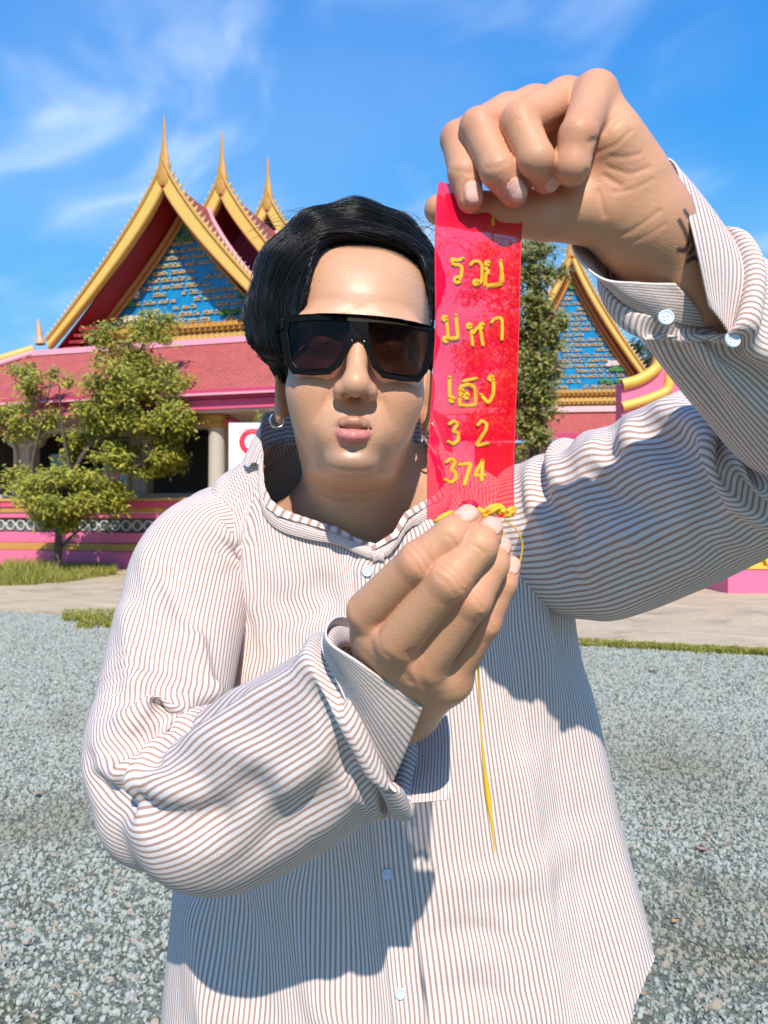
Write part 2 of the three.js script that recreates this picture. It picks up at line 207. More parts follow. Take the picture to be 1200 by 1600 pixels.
function gable(root, X, Z, o) { // a Thai gable: curved gold boards with teeth, a needle finial, a deep red overhang, mosaic pediment
  const { top, foot, W, back, spire, deep = 1.0, thickTop = 0.78, thickFoot = 0.28, pediment = true, seed = 1 } = o, H = top - foot, R = rng(seed), N = 26;
  const outer = (t) => [W * t, foot + H * (1 - Math.pow(t, 0.80))], inner = (t) => { const [x, y] = outer(t); return [x * 0.985, y - lerp(thickTop, thickFoot, Math.pow(t, 0.6))]; };
  for (const s of [-1, 1]) {
    const sh = new THREE.Shape(); for (let i = 0; i <= N; i++) { const [x, y] = outer(i / N); i ? sh.lineTo(s * x, y) : sh.moveTo(0, y); } for (let i = N; i >= 0; i--) { const [x, y] = inner(i / N); sh.lineTo(s * x, y); } sh.closePath();
    const g = new THREE.ExtrudeGeometry(sh, { depth: 0.10, bevelEnabled: true, bevelSize: 0.02, bevelThickness: 0.02, bevelSegments: 1, steps: 1 }); g.translate(X, 0, Z - 0.05); const b = part('bargeboard', g, goldMat, root);
    const lip = []; for (let i = 0; i <= N; i++) { const [x, y] = outer(i / N); lip.push(V(X + s * x, y - 0.03, Z + 0.06)); } part('moulding', [tube(lip, 0.055, 60, 6), tube(lip.map((p, i) => { const [x, y] = inner(i / N); return V(X + s * x, y + 0.04, Z + 0.06); }), 0.04, 60, 6)], goldDeep, b);
    const teeth = []; const n = Math.round(Math.hypot(W, H) / 0.17); for (let i = 1; i <= n; i++) { const t = i / (n + 0.5), [x, y] = outer(t), [x2, y2] = outer(Math.min(1, t + 0.02)), nx = -(y2 - y), ny = x2 - x, l = Math.hypot(nx, ny), c = new THREE.ConeGeometry(0.07, 0.21, 5); c.rotateZ(-s * Math.atan2(nx / l * 1, ny / l) * 0.75); const g2 = c; g2.translate(X + s * (x + nx / l * 0.05), y + ny / l * 0.05 + 0.03, Z); teeth.push(g2); }
    part('crest', teeth, mat([0.70, 0.52, 0.26], 0.5), b);
    // roof slope and its red underside
    const slope = (dy, z0, z1) => { const pos = [], uv = [], idx = []; let L = 0, px = 0, py = top; for (let i = 0; i <= N; i++) { const [x, y] = outer(i / N); L += Math.hypot(x - px, y - py); px = x; py = y; for (const z of [z0, z1]) { pos.push(X + s * x, y - dy, Z + z); uv.push(z, L); } } for (let i = 0; i < N; i++) { const a = i * 2; idx.push(a, a + 1, a + 2, a + 1, a + 3, a + 2); } const q = new THREE.BufferGeometry(); q.setAttribute('position', new THREE.Float32BufferAttribute(pos, 3)); q.setAttribute('uv', new THREE.Float32BufferAttribute(uv, 2)); q.setIndex(idx); q.computeVertexNormals(); return q; };
    part('roof_slope', slope(0.46, -0.06, -back), roofMat, root); part('soffit', slope(0.56, -0.04, -back), redMat, root);
    const edge = []; for (let i = 0; i <= N; i++) { const [x, y] = outer(i / N); edge.push(V(X + s * x, y - 0.42, Z - back + 0.1)); } part('roof_edge', tube(edge, 0.07, 50, 6), pinkPale, root);
    if (o.lotus !== false) { const f = []; for (let i = 0; i < 5; i++) { const [x, y] = outer(0.80 + i * 0.045); f.push(rbox(0.5, 0.10, 0.7, X + s * (x - 0.42), y - 0.48, Z - 0.42, 0.03)); } part('bracket', f, redMat, root); }
  }
  const prof = [[0.02, -0.1], [0.16, 0.1], [0.19, 0.24], [0.175, 0.34], [0.185, 0.40], [0.15, 0.54], [0.16, 0.60], [0.125, 0.74], [0.13, 0.80], [0.095, 0.95], [0.07, 1.08], [0.075, 1.14], [0.05, 1.24], [0.04, 1.5], [0.042, 1.56], [0.028, 1.7], [0.02, 1.86], [0, 1.90]].map(([r, y]) => new THREE.Vector2(r, y * spire / 1.98));
  const fin = new THREE.LatheGeometry(prof, 12); fin.scale(1.05, 1, 0.5); fin.translate(X, top - spire * 0.40, Z + 0.02); part('finial', fin, goldDeep, root);
  const drop = new THREE.OctahedronGeometry(0.12, 0); drop.scale(0.8, 1.3, 0.8); drop.translate(X, top - thickTop + 0.06, Z + 0.05); part('pendant', drop, redMat, root);
  if (pediment) {
    const Zp = Z - deep, sh = new THREE.Shape(), half = []; for (let i = 0; i <= N; i++) { const [x, y] = inner(i / N); half.push([x * 0.99, y - 0.02]); }
    const cut = foot + 0.05, hs = half.filter(([, y]) => y > cut); sh.moveTo(0, hs[0][1]); for (const [x, y] of hs.slice(1)) sh.lineTo(x, y); sh.lineTo(hs[hs.length - 1][0] + 0.02, cut); sh.lineTo(-hs[hs.length - 1][0] - 0.02, cut); for (const [x, y] of hs.slice(1).reverse()) sh.lineTo(-x, y); sh.closePath();
    const pg = new THREE.ShapeGeometry(sh); pg.translate(X, 0, Zp); const ped = part('pediment', pg, mosaic, root);
    for (const s of [-1, 1]) { const L = half.map(([x, y]) => V(X + s * (x - 0.03), y - 0.03, Zp + 0.10)); part('pediment_frame', [tube(L, 0.10, 50, 4), tube(L.map((p) => p.clone().add(V(s * -0.11, -0.09, 0))), 0.05, 50, 5)], orangeMat, ped); }
    const widthAt = (y) => { for (let i = 0; i < N; i++) if (half[i + 1][1] < y) { const t = (half[i][1] - y) / (half[i][1] - half[i + 1][1]); return lerp(half[i][0], half[i + 1][0], t); } return half[N][0]; };
    const gold = [], green = [], bloom = [], nRows = Math.round((top - thickTop - foot - 0.75) / 0.185);
    for (let r = 0; r < nRows; r++) { const y = foot + 0.48 + r * 0.185, w = widthAt(y) - 0.24; if (w < 0.15) continue; let x = -w + R() * 0.1; while (x < w) { const l = 0.10 + R() * 0.34; if (R() < 0.80) { const n = Math.max(1, Math.round(l / 0.075)); for (let k = 0; k < n; k++) { const g = new THREE.SphereGeometry(0.038, 6, 4); g.scale(1.1, 0.55 + 0.5 * R(), 0.7); g.translate(X + Math.min(w, x + (k + 0.5) * 0.075), y + (R() - 0.5) * 0.035 + 0.02 * Math.sin((x + k) * 9), Zp + 0.03); gold.push(g); } gold.push(box(l, 0.02, 0.04, X + x + l / 2, y - 0.05, Zp + 0.03)); } x += l + 0.03 + R() * 0.07; } }
    const clump = (cx, cy, n, sx, sy, list) => { for (let k = 0; k < n; k++) { const g = new THREE.IcosahedronGeometry(0.05 + 0.03 * R(), 0); g.scale(1.3, 0.8, 0.6); g.translate(X + cx + (R() - 0.5) * sx, cy + (R() - 0.5) * sy, Zp + 0.07); list.push(g); } };
    const yT = top - thickTop - 0.55; clump(0, yT, 30, 0.55, 0.35, green); clump(0.1, yT - 0.33, 16, 0.7, 0.12, green); for (const s of [-1, 1]) { clump(s * W * 0.50, foot + 1.05, 20, 0.5, 0.13, green); clump(s * W * 0.48, foot + 1.25, 18, 0.5, 0.16, bloom); clump(s * W * 0.42, foot + 0.62, 18, 0.7, 0.12, s > 0 ? green : bloom); } clump(0, yT + 0.28, 10, 0.25, 0.2, bloom);
    part('gilt_relief', gold, mat([0.58, 0.40, 0.16], 0.55), ped).userData.kind = 'stuff'; part('leaf_relief', green, mat([0.06, 0.22, 0.05], 0.5), ped).userData.kind = 'stuff'; part('flower_relief', bloom, mat([0.66, 0.55, 0.52], 0.6), ped).userData.kind = 'stuff';
    const wB = widthAt(cut) - 0.1; for (const [k, y] of [[0, foot + 0.22], [1, foot - 0.10]]) { const bumps = [box(wB * 2 + k * 0.4, 0.20, 0.24, X, y, Zp + 0.16 + k * 0.1)]; for (let x = -wB; x < wB; x += 0.16) { const g = new THREE.ConeGeometry(0.075, 0.17, 4); g.translate(X + x, y + 0.06, Zp + 0.31 + k * 0.1); bumps.push(g); } part('cornice', bumps, k ? mat([0.60, 0.36, 0.09], 0.5) : goldDeep, root); }
  }
}
function lean(name, root, a, b, c, d, m, scale = 1) { // sloping roof through four corners
  const g = new THREE.BufferGeometry(), L1 = a.distanceTo(b), L2 = a.distanceTo(d); g.setAttribute('position', new THREE.Float32BufferAttribute([...a.toArray(), ...b.toArray(), ...c.toArray(), ...d.toArray()], 3)); g.setAttribute('uv', new THREE.Float32BufferAttribute([0, 0, L1, 0, L1, L2, 0, L2].map((x) => x * scale), 2)); g.setIndex([0, 1, 2, 0, 2, 3]); g.computeVertexNormals(); return part(name, g, m, root);
}
{ // large hall on the left, three gables stepping back
  const t = thing('temple_hall', 'large temple hall with three golden pointed gables behind the left tree', 'temple', [-5.43, 0, -19], -0.2793);
  gable(t, 0, 0, { top: 10.1, foot: 5.84, W: 3.42, back: 2.3, spire: 1.9, seed: 3 });
  gable(t, 0.36, -2.3, { top: 10.75, foot: 5.9, W: 3.85, back: 3.7, spire: 1.9, pediment: false, lotus: false, seed: 4 });
  gable(t, 0.04, -6.0, { top: 11.75, foot: 6.3, W: 4.4, back: 5, spire: 1.95, pediment: false, lotus: false, seed: 5 });
  for (const [x, z, w, h, m] of [[0.36, -3.5, 3.2, 8.9, magenta], [0.04, -7.2, 3.7, 9.9, magenta]]) { const s = new THREE.Shape(); s.moveTo(-w, 5.5); s.lineTo(w, 5.5); s.lineTo(0, h + 0.6); s.closePath(); const g = new THREE.ShapeGeometry(s); g.translate(x, 0, z); part('gable_wall', g, m, t); }
  { const f = new THREE.LatheGeometry([[0.13, 0], [0.12, 0.12], [0.07, 0.2], [0.09, 0.3], [0.05, 0.5], [0, 0.72]].map(([r, y]) => new THREE.Vector2(r, y)), 10); f.rotateZ(0.12); f.translate(-3.66, 5.72, 0); part('corner_finial', f, mat([0.62, 0.36, 0.2], 0.5), t); }
  // lower skirt roof with a hip on the left
  const yT = 5.42, yB = 3.96, A = V(-3.75, yT, 0.15), Bp = V(5.6, yT, 0.15), C = V(6.6, yB, 2.05), D = V(-6.6, yB, 2.05);
  lean('skirt_roof', t, A, Bp, C, D, roofMat); lean('side_roof', t, V(-3.75, yT, -9), A, D, V(-6.6, yB, -9), roofMat);
  part('roof_ridge', [box(9.35, 0.14, 0.2, 0.92, yT + 0.02, 0.16), taper(V(-3.7, yT + 0.06, 0.16), V(-6.65, yB + 0.08, 2.08), 0.09, 0.09, 6)], pinkPale, t); part('hip_ridge', taper(V(-3.75, yT + 0.16, 0.14), V(-6.65, yB + 0.22, 2.05), 0.11, 0.11, 6), goldMat, t);
  part('fascia', [box(13.2, 0.10, 0.10, 0, yB - 0.05, 2.06), box(13.1, 0.07, 0.07, 0, yB - 0.15, 1.98)], magenta, t); part('eave_board', [box(12.8, 0.2, 0.09, 0, yB - 0.30, 1.9)], pinkDeep, t); part('gutter', box(13.2, 0.045, 0.05, 0, yB - 0.11, 2.13), pinkPale, t); part('porch_ceiling', box(12.6, 0.06, 1.6, 0, yB - 0.42, 1.1), mat([0.45, 0.34, 0.30], 0.8), t);
  // front wall with arched openings
  const s = new THREE.Shape(); s.moveTo(-6.2, 1.66); s.lineTo(5.9, 1.66); s.lineTo(5.9, 3.9); s.lineTo(-6.2, 3.9); s.closePath();
  const opens = [[-6.0, -4.2], [-3.6, -0.85], [-0.25, 1.72], [2.6, 4.6]], arch = (a, b, y0, y1) => [[a, y0], [b, y0], [b, y1 - 0.34], [b - 0.16, y1 - 0.26], [b - 0.22, y1 - 0.10], [b - 0.42, y1], [a + 0.42, y1], [a + 0.22, y1 - 0.10], [a + 0.16, y1 - 0.26], [a, y1 - 0.34]];
  for (const [a, b] of opens) { const h = new THREE.Path(); arch(a, b, 1.80, 3.34).forEach(([x, y], i) => (i ? h.lineTo(x, y) : h.moveTo(x, y))); h.closePath(); s.holes.push(h); }
  const wg = new THREE.ExtrudeGeometry(s, { depth: 0.25, bevelEnabled: false }); wg.translate(0, 0, 0.1); const wall = part('wall', wg, cream, t);
  for (const [a, b] of opens) part('arch_frame', tube(arch(a - 0.06, b + 0.06, 1.80, 3.40).slice(1).concat([[a - 0.06, 1.8]]).map(([x, y]) => V(x, y, 0.37)), 0.06, 60, 6), mat([0.55, 0.52, 0.48], 0.7), wall);
  { const R = rng(8), fr = []; for (let x = -6.1; x < 5.8; x += 0.16) for (const y of [3.52, 3.66]) { const g = new THREE.IcosahedronGeometry(0.065 + 0.02 * R(), 0); g.scale(1, 1, 0.5); g.translate(x + (R() - 0.5) * 0.05, y, 0.38); fr.push(g); } part('frieze', fr, mat([0.46, 0.40, 0.30], 0.7), wall); }
  for (const x of [-4.0, -0.55, 2.16, 5.0]) { const c = part('column', new THREE.CylinderGeometry(0.17, 0.19, 2.1, 14).translate(x, 2.7, 1.35), x < -3 ? orangeMat : cream, t); part('capital', [box(0.5, 0.14, 0.5, x, 3.42, 1.35), box(0.42, 0.12, 0.42, x, 3.28, 1.35)], goldDeep, c); const br = new THREE.TorusGeometry(0.28, 0.07, 6, 14, 2.2); br.translate(x + 0.32, 3.1, 1.35); part('eave_bracket', br, magenta, c); }
  part('interior', [box(12, 0.05, 7, -0.15, 1.62, -3.5), box(12, 2.6, 0.1, -0.15, 2.9, -6.9), box(0.1, 2.6, 7, -6.15, 2.9, -3.4), box(0.1, 2.6, 7, 5.85, 2.9, -3.4), box(12, 0.1, 7.4, -0.15, 4.0, -3.4)], plaster, t);
  const glassy = new THREE.MeshPhysicalMaterial({ color: lin(0.30, 0.55, 0.66), roughness: 0.3 }); for (const [x, w, y, h] of [[-3.22, 0.66, 2.42, 0.9], [-1.35, 0.5, 2.42, 0.55], [-1.0, 0.7, 2.2, 0.5]]) part('panel', rbox(w, h, 0.06, x, y, -0.25, 0.02), glassy, t);
  // plinth in pink and gold courses with a pierced lattice band
  const course = (name, y0, y1, out, m) => part(name, rbox(12.4, y1 - y0, 0.6, -0.25, (y0 + y1) / 2, 0.5 + out, 0.02), m, t);
  course('plinth_course', 0, 0.42, 0.42, pinkMat); course('gilt_course', 0.424, 0.60, 0.38, mat([0.52, 0.27, 0.06], 0.55)); course('plinth_course', 0.604, 0.86, 0.30, pinkMat); course('lattice_back', 0.864, 1.20, 0.18, mat([0.12, 0.14, 0.12], 0.8)); course('plinth_course', 1.204, 1.33, 0.28, pinkMat); course('gilt_course', 1.334, 1.46, 0.32, mat([0.52, 0.27, 0.06], 0.55)); course('plinth_course', 1.464, 1.60, 0.36, pinkDeep); course('coping', 1.604, 1.68, 0.40, mat([0.55, 0.33, 0.12], 0.6));
  { const gs = []; for (let x = -6.4; x < 5.8; x += 0.30) { const g = new THREE.TorusGeometry(0.115, 0.028, 5, 12); g.translate(x, 1.03, 1.0); gs.push(g); const o = new THREE.OctahedronGeometry(0.06, 0); o.translate(x + 0.15, 1.03, 1.0); gs.push(o); } part('lattice', gs, mat([0.46, 0.50, 0.47], 0.7), t).userData.kind = 'stuff'; }
}
{ // smaller hall on the right, behind the raised arm
  const t = thing('temple_hall', 'smaller temple hall with one blue mosaic gable under the raised arm', 'temple', [6.60, 0, -27], -0.12);
  gable(t, 0, 0, { top: 10.85, foot: 5.35, W: 3.15, back: 6, spire: 1.7, deep: 0.4, thickTop: 0.62, thickFoot: 0.3, seed: 9 });
  part('roof_ridge', box(9, 0.2, 0.3, 0, 4.92, 0.2), mat([0.74, 0.50, 0.50], 0.6), t);
  lean('skirt_roof', t, V(-3.6, 4.82, 0.2), V(5, 4.82, 0.2), V(5.4, 3.9, 1.7), V(-3.9, 3.9, 1.7), roofMat); part('fascia', box(9.4, 0.22, 0.12, 0.75, 3.84, 1.7), magenta, t);
  part('wall', box(8, 3.8, 5, 0.6, 1.9, -2.4), cream, t); part('plinth_course', rbox(9, 0.9, 6, 0.6, 0.45, -2, 0.03), pinkMat, t);
  part('wall_panel', box(5.2, 1.2, 0.1, 0, 4.95, -0.35), goldDeep, t);
}
{ // pink and gold stair wall on the right: a stepped, curled top and a moulded pedestal
  const t = thing('stair_wall', 'pink and gold stair wall with a curled top and moulded pedestal at the right edge', 'wall', [6.6, 0, -13.2]);
  const x0 = 5.60 - 6.6;
  const ped = part('pedestal', rbox(4.2, 0.42, 2.6, x0 + 2.1, 0.21, -0.6, 0.015), pinkMat, t); part('moulding', (() => { const s = new THREE.Shape(); [[0, 0], [0.10, 0], [0.10, 0.05], [0.04, 0.06], [0.04, 0.12], [0.08, 0.14], [0.075, 0.22], [0.03, 0.28], [-0.06, 0.31], [-0.1, 0.31], [-0.1, 0]].forEach(([a, b], i) => (i ? s.lineTo(-a, b) : s.moveTo(-a, b))); const g = new THREE.ExtrudeGeometry(s, { depth: 4.1, bevelEnabled: false }); g.rotateY(Math.PI / 2); g.translate(x0 + 0.01, 0.424, 0.62); return g; })(), mat([0.74, 0.50, 0.06], 0.45), ped);
  part('pedestal_core', rbox(3.9, 0.6, 2.2, x0 + 2.2, 0.72, -0.55, 0.02), pinkMat, t);
  { const g = new THREE.TorusGeometry(0.10, 0.028, 8, 24, 4.6); g.rotateZ(0.6); g.translate(x0 + 0.72, 0.56, 0.72); part('scroll', g, mat([0.74, 0.50, 0.06], 0.45), ped); }
  // curled crest, standing farther back
  const D = 16, cx = (px) => (px - 600) * D / FOCAL - 6.6, cy = (py) => EYE + (800 - py) * D / FOCAL, up = [[962, 640], [962, 604], [985, 600], [1004, 590], [1014, 577], [1012, 590], [1020, 555], [1032, 542], [1050, 536], [1090, 520], [1150, 500], [1230, 480]].filter((_, i) => i !== 5);
  const s = new THREE.Shape(); up.forEach(([a, b], i) => (i ? s.lineTo(cx(a), cy(b)) : s.moveTo(cx(a), cy(b)))); s.lineTo(cx(1230), 0); s.lineTo(cx(962), 0); s.closePath(); const g = new THREE.ExtrudeGeometry(s, { depth: 0.4, bevelEnabled: false }); g.translate(0, 0, -D + 13.2); part('crest_wall', g, pinkMat, t);
  const c1 = [[962, 606], [985, 600], [1004, 590], [1016, 578], [1019, 560], [1030, 543], [1050, 534], [1100, 516]].map(([a, b]) => V(cx(a), cy(b), -D + 13.2 + 0.42)), c2 = [[962, 640], [985, 634], [1008, 626], [1030, 615], [1036, 590], [1046, 560], [1070, 550]].map(([a, b]) => V(cx(a), cy(b), -D + 13.2 + 0.42)); part('coping', [tube(c1, 0.115, 60, 8), tube(c2, 0.10, 60, 8)], mat([0.74, 0.50, 0.08], 0.45), t);
}
{ // white notice board between the hall and the person
  const d = 14.4, c = P(425, 715, d), t = thing('notice_board', 'white notice board with a red ring behind the left shoulder', 'sign', [c.x, 0, c.z]);
  part('board', rbox(1.62, 1.30, 0.05, 0, c.y, 0, 0.01), mat([0.78, 0.78, 0.80], 0.4), t); for (const x of [-0.72, 0.72]) part('post', new THREE.CylinderGeometry(0.03, 0.03, c.y + 0.6, 10).translate(x, (c.y + 0.6) / 2, -0.06), mat([0.5, 0.5, 0.52], 0.4), t);
  const rd = mat([0.72, 0.02, 0.05], 0.5), ring = new THREE.RingGeometry(0.15, 0.25, 36); ring.translate(-0.36, c.y + 0.29, 0.029); part('red_ring', ring, rd, t);
  const R = rng(4), marks = []; for (let k = 0; k < 12; k++) { const x = -0.62 + k * 0.105; marks.push(box(0.012, 0.07, 0.004, x, c.y + 0.50, 0.028), box(0.012, 0.07, 0.004, x + 0.05, c.y + 0.50, 0.028), box(0.05, 0.012, 0.004, x + 0.025, c.y + 0.50 + (R() < 0.5 ? 0.035 : -0.03), 0.0282)); } part('lettering', marks, mat([0.70, 0.25, 0.30], 0.5), t).userData.kind = 'stuff';
}
// ---------------------------------------------------------------- trees
function tree(name, label, { base, wood, clumps, leaf, colours, seed, group, trunkMat, dense = 1.7 }) {
  const R = rng(seed), t = thing(name, label, 'tree', base.toArray(), 0, group), rel = (p) => p.clone().sub(base), gs = [];
  for (const [pts, r0, r1] of wood) { const c = new THREE.CatmullRomCurve3(pts.map(rel)), n = 14, g = new THREE.TubeGeometry(c, n, 1, 8), p = g.attributes.position; for (let i = 0; i <= n; i++) { const q = c.getPointAt(i / n), r = lerp(r0, r1, i / n) * (1 + 0.12 * Math.sin(i * 2.3)); for (let k = 0; k <= 8; k++) { const a = i * 9 + k; p.setXYZ(a, q.x + (p.getX(a) - q.x) * r, q.y + (p.getY(a) - q.y) * r, q.z + (p.getZ(a) - q.z) * r); } } gs.push(g); }
  const pos = [], nor = [], col = [], idx = [], twigs = [];
  for (const [c, rx, ry, n] of clumps) {
    const cc = rel(c), subs = []; for (let k = 0; k < Math.max(5, Math.round(n / 55)); k++) { const a = R() * 6.28, u = R() * 2 - 1, s = Math.cbrt(0.15 + 0.85 * R()) * 0.95, h = Math.sqrt(1 - u * u); subs.push(V(cc.x + Math.cos(a) * h * rx * s, cc.y + u * ry * s, cc.z + Math.sin(a) * h * rx * s * 0.9)); }
    for (const s of subs) twigs.push(taper(cc.clone().lerp(s, 0.0).add(V(0, -ry * 0.2, 0)), s, 0.014, 0.005, 4));
    for (let k = 0; k < n * dense; k++) {
      const s = subs[Math.floor(R() * subs.length)], q = 0.22 * Math.min(rx, ry) + 0.07, p = V(s.x + (R() + R() + R() - 1.5) * q * 1.5, s.y + (R() + R() + R() - 1.5) * q, s.z + (R() + R() + R() - 1.5) * q * 1.4);
      const L = leaf * (0.7 + 0.6 * R()), W = L * 0.42, d = V(R() - 0.5, R() * 0.7 - 0.45, R() - 0.5).normalize(), u = new THREE.Vector3().crossVectors(d, V(R() - 0.5, 0.9, 0.75 + R() - 0.5)).normalize(), nn = new THREE.Vector3().crossVectors(u, d).normalize(), b = pos.length / 3, cl = colours[Math.floor(R() * colours.length)], j = 0.8 + 0.4 * R();
      for (const [a, w, o] of [[0, 0, 0], [0.45, -1, 0.12], [0.45, 1, 0.12], [1, 0, -0.05]]) { pos.push(p.x + d.x * L * a + u.x * W * w * 0.5 + nn.x * o * L, p.y + d.y * L * a + u.y * W * w * 0.5 + nn.y * o * L, p.z + d.z * L * a + u.z * W * w * 0.5 + nn.z * o * L); nor.push(nn.x, nn.y, nn.z); col.push(cl[0] * j, cl[1] * j, cl[2] * j); }
      idx.push(b, b + 1, b + 2, b + 1, b + 3, b + 2);
    }
  }
  part('trunk', [...gs, ...twigs], trunkMat ?? mat([0.10, 0.075, 0.055], 0.9), t);
  const g = new THREE.BufferGeometry(); g.setAttribute('position', new THREE.Float32BufferAttribute(pos, 3)); g.setAttribute('color', new THREE.Float32BufferAttribute(col, 3)); g.setIndex(idx); g.computeVertexNormals();
  part('crown', g, new THREE.MeshPhysicalMaterial({ vertexColors: true, roughness: 0.6, side: THREE.DoubleSide, transmission: 0.35, thickness: 0 }), t);
}
{
  const d = 16.6, Q = (x, y, dd = 0) => P(x, y, d + dd), b = P(90, 898, d); b.y = 0;
  tree('young_tree', 'young yellow green tree with a short trunk at the left in front of the hall', { base: b, seed: 5, leaf: 0.115, dense: 2.6, colours: [[0.37, 0.37, 0.022], [0.46, 0.42, 0.03], [0.28, 0.31, 0.02], [0.50, 0.43, 0.045], [0.21, 0.25, 0.017]],
    wood: [[[b.clone(), Q(91, 860), Q(92, 820), Q(98, 770), Q(108, 730)], 0.10, 0.055], [[Q(93, 860), Q(112, 838), Q(135, 820)], 0.04, 0.02], [[Q(94, 825), Q(70, 790), Q(50, 740), Q(60, 680), Q(80, 600)], 0.05, 0.015], [[Q(100, 770), Q(130, 710), Q(190, 640), Q(215, 560), Q(240, 500)], 0.055, 0.012], [[Q(108, 730), Q(96, 660), Q(92, 600)], 0.03, 0.012], [[Q(150, 690), Q(220, 690), Q(250, 720)], 0.03, 0.015]],
    clumps: [[Q(100, 768, -0.3), 1.05, 0.55, 2300], [Q(95, 805, 0.1), 0.80, 0.26, 800], [Q(215, 640, 0.2), 1.15, 0.62, 2600], [Q(180, 590, -0.2), 0.80, 0.55, 1200], [Q(200, 530, 0.1), 0.70, 0.55, 700], [Q(245, 515, 0.2), 0.5, 0.4, 260], [Q(45, 650, 0.3), 0.70, 0.55, 620], [Q(75, 600, 0.1), 0.62, 0.35, 300], [Q(35, 590, 0.1), 0.5, 0.3, 150], [Q(225, 715, 0.2), 0.95, 0.40, 1200], [Q(265, 660, 0.1), 0.62, 0.45, 800], [Q(150, 700, 0.4), 0.75, 0.4, 700], [Q(160, 650, 0.3), 0.6, 0.4, 500], [Q(255, 600, 0.2), 0.7, 0.5, 900], [Q(150, 780, 0.2), 0.6, 0.4, 600], [Q(40, 760, 0.2), 0.5, 0.35, 450]] });
}
{
  const d = 21, Q = (x, y, dd = 0) => P(x, y, d + dd), b = P(835, 866, d); b.y = 0;
  tree('broad_tree', 'leafy dark green tree standing behind the red ribbon', { base: b, seed: 15, leaf: 0.17, colours: [[0.24, 0.27, 0.03], [0.34, 0.33, 0.05], [0.15, 0.19, 0.02], [0.34, 0.27, 0.11]],
    wood: [[[b.clone(), Q(833, 780), Q(836, 680), Q(838, 580), Q(836, 480), Q(832, 400)], 0.2, 0.05], [[Q(836, 640), Q(860, 560), Q(880, 500)], 0.07, 0.02], [[Q(836, 600), Q(800, 520), Q(780, 470)], 0.07, 0.02]],
    clumps: [[Q(868, 425), 0.35, 0.35, 160], [Q(872, 500), 0.32, 0.3, 150], [Q(862, 575), 0.3, 0.3, 130], [Q(852, 385), 0.4, 0.4, 200], [Q(830, 400), 0.7, 0.7, 500], [Q(838, 450), 0.6, 0.8, 700], [Q(822, 510), 0.8, 0.9, 1200], [Q(845, 530), 0.45, 0.8, 600], [Q(828, 590), 0.7, 0.9, 1000], [Q(790, 560), 1.2, 1.2, 1500], [Q(780, 440), 1.1, 1.1, 1000], [Q(832, 650), 0.8, 0.5, 700], [Q(760, 640), 1.0, 0.8, 800], [Q(830, 690), 0.5, 0.5, 420], [Q(840, 625), 0.45, 0.5, 450]] });
}
{
  const d = 34, Q = (x, y, dd = 0) => P(x, y, d + dd), b = P(1005, 848, d); b.y = 0;
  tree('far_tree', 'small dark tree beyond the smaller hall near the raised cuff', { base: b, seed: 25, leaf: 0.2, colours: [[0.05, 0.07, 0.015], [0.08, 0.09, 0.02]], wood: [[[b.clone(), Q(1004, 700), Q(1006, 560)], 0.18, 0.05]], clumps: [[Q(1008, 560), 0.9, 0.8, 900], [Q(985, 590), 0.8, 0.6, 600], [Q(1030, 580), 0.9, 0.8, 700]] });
}
{
  const d = 15.2, Q = (x, y, dd = 0) => P(x, y, d + dd), b = P(430, 905, d); b.y = 0;
  tree('shrub', 'small bright shrub rising just above the white notice board', { base: b, seed: 35, leaf: 0.1, colours: [[0.24, 0.28, 0.03], [0.32, 0.32, 0.04]], wood: [[[b.clone(), Q(431, 800), Q(432, 680)], 0.04, 0.015]], clumps: [[Q(432, 668), 0.42, 0.28, 420], [Q(425, 730), 0.5, 0.5, 500]] });
}
// ---------------------------------------------------------------- the person
const person = thing('person', 'person in a brown and white striped shirt and black sunglasses holding up a red ribbon', 'person', [0, 0, -0.9]);
const BASE = V(0, 0, -0.9);
function worn(name, geo, m, parent = person) { const g = Array.isArray(geo) ? join(geo) : geo; g.translate(-BASE.x, -BASE.y, -BASE.z); return part(name, g, m, parent); }
const poreTex = texture(256, 256, (u, v) => { const a = 0.5 + 0.45 * tn(u, v, 34, 3.1) + 0.4 * tn(u, v, 12, 7.7); return [a]; }, false);
poreTex.repeat.set(28, 28);
const skinTint = [0.64, 0.335, 0.185];
const skinMat = new THREE.MeshPhysicalMaterial({ vertexColors: true, roughness: 0.5, bumpMap: poreTex, bumpScale: 0.00022, specularIntensity: 0.6, clearcoat: 0.04, clearcoatRoughness: 0.36 });

const faceMat = new THREE.MeshPhysicalMaterial({ vertexColors: true, roughness: 0.44, bumpMap: poreTex, bumpScale: 0.00040, specularIntensity: 0.7, clearcoat: 0.20, clearcoatRoughness: 0.32 });
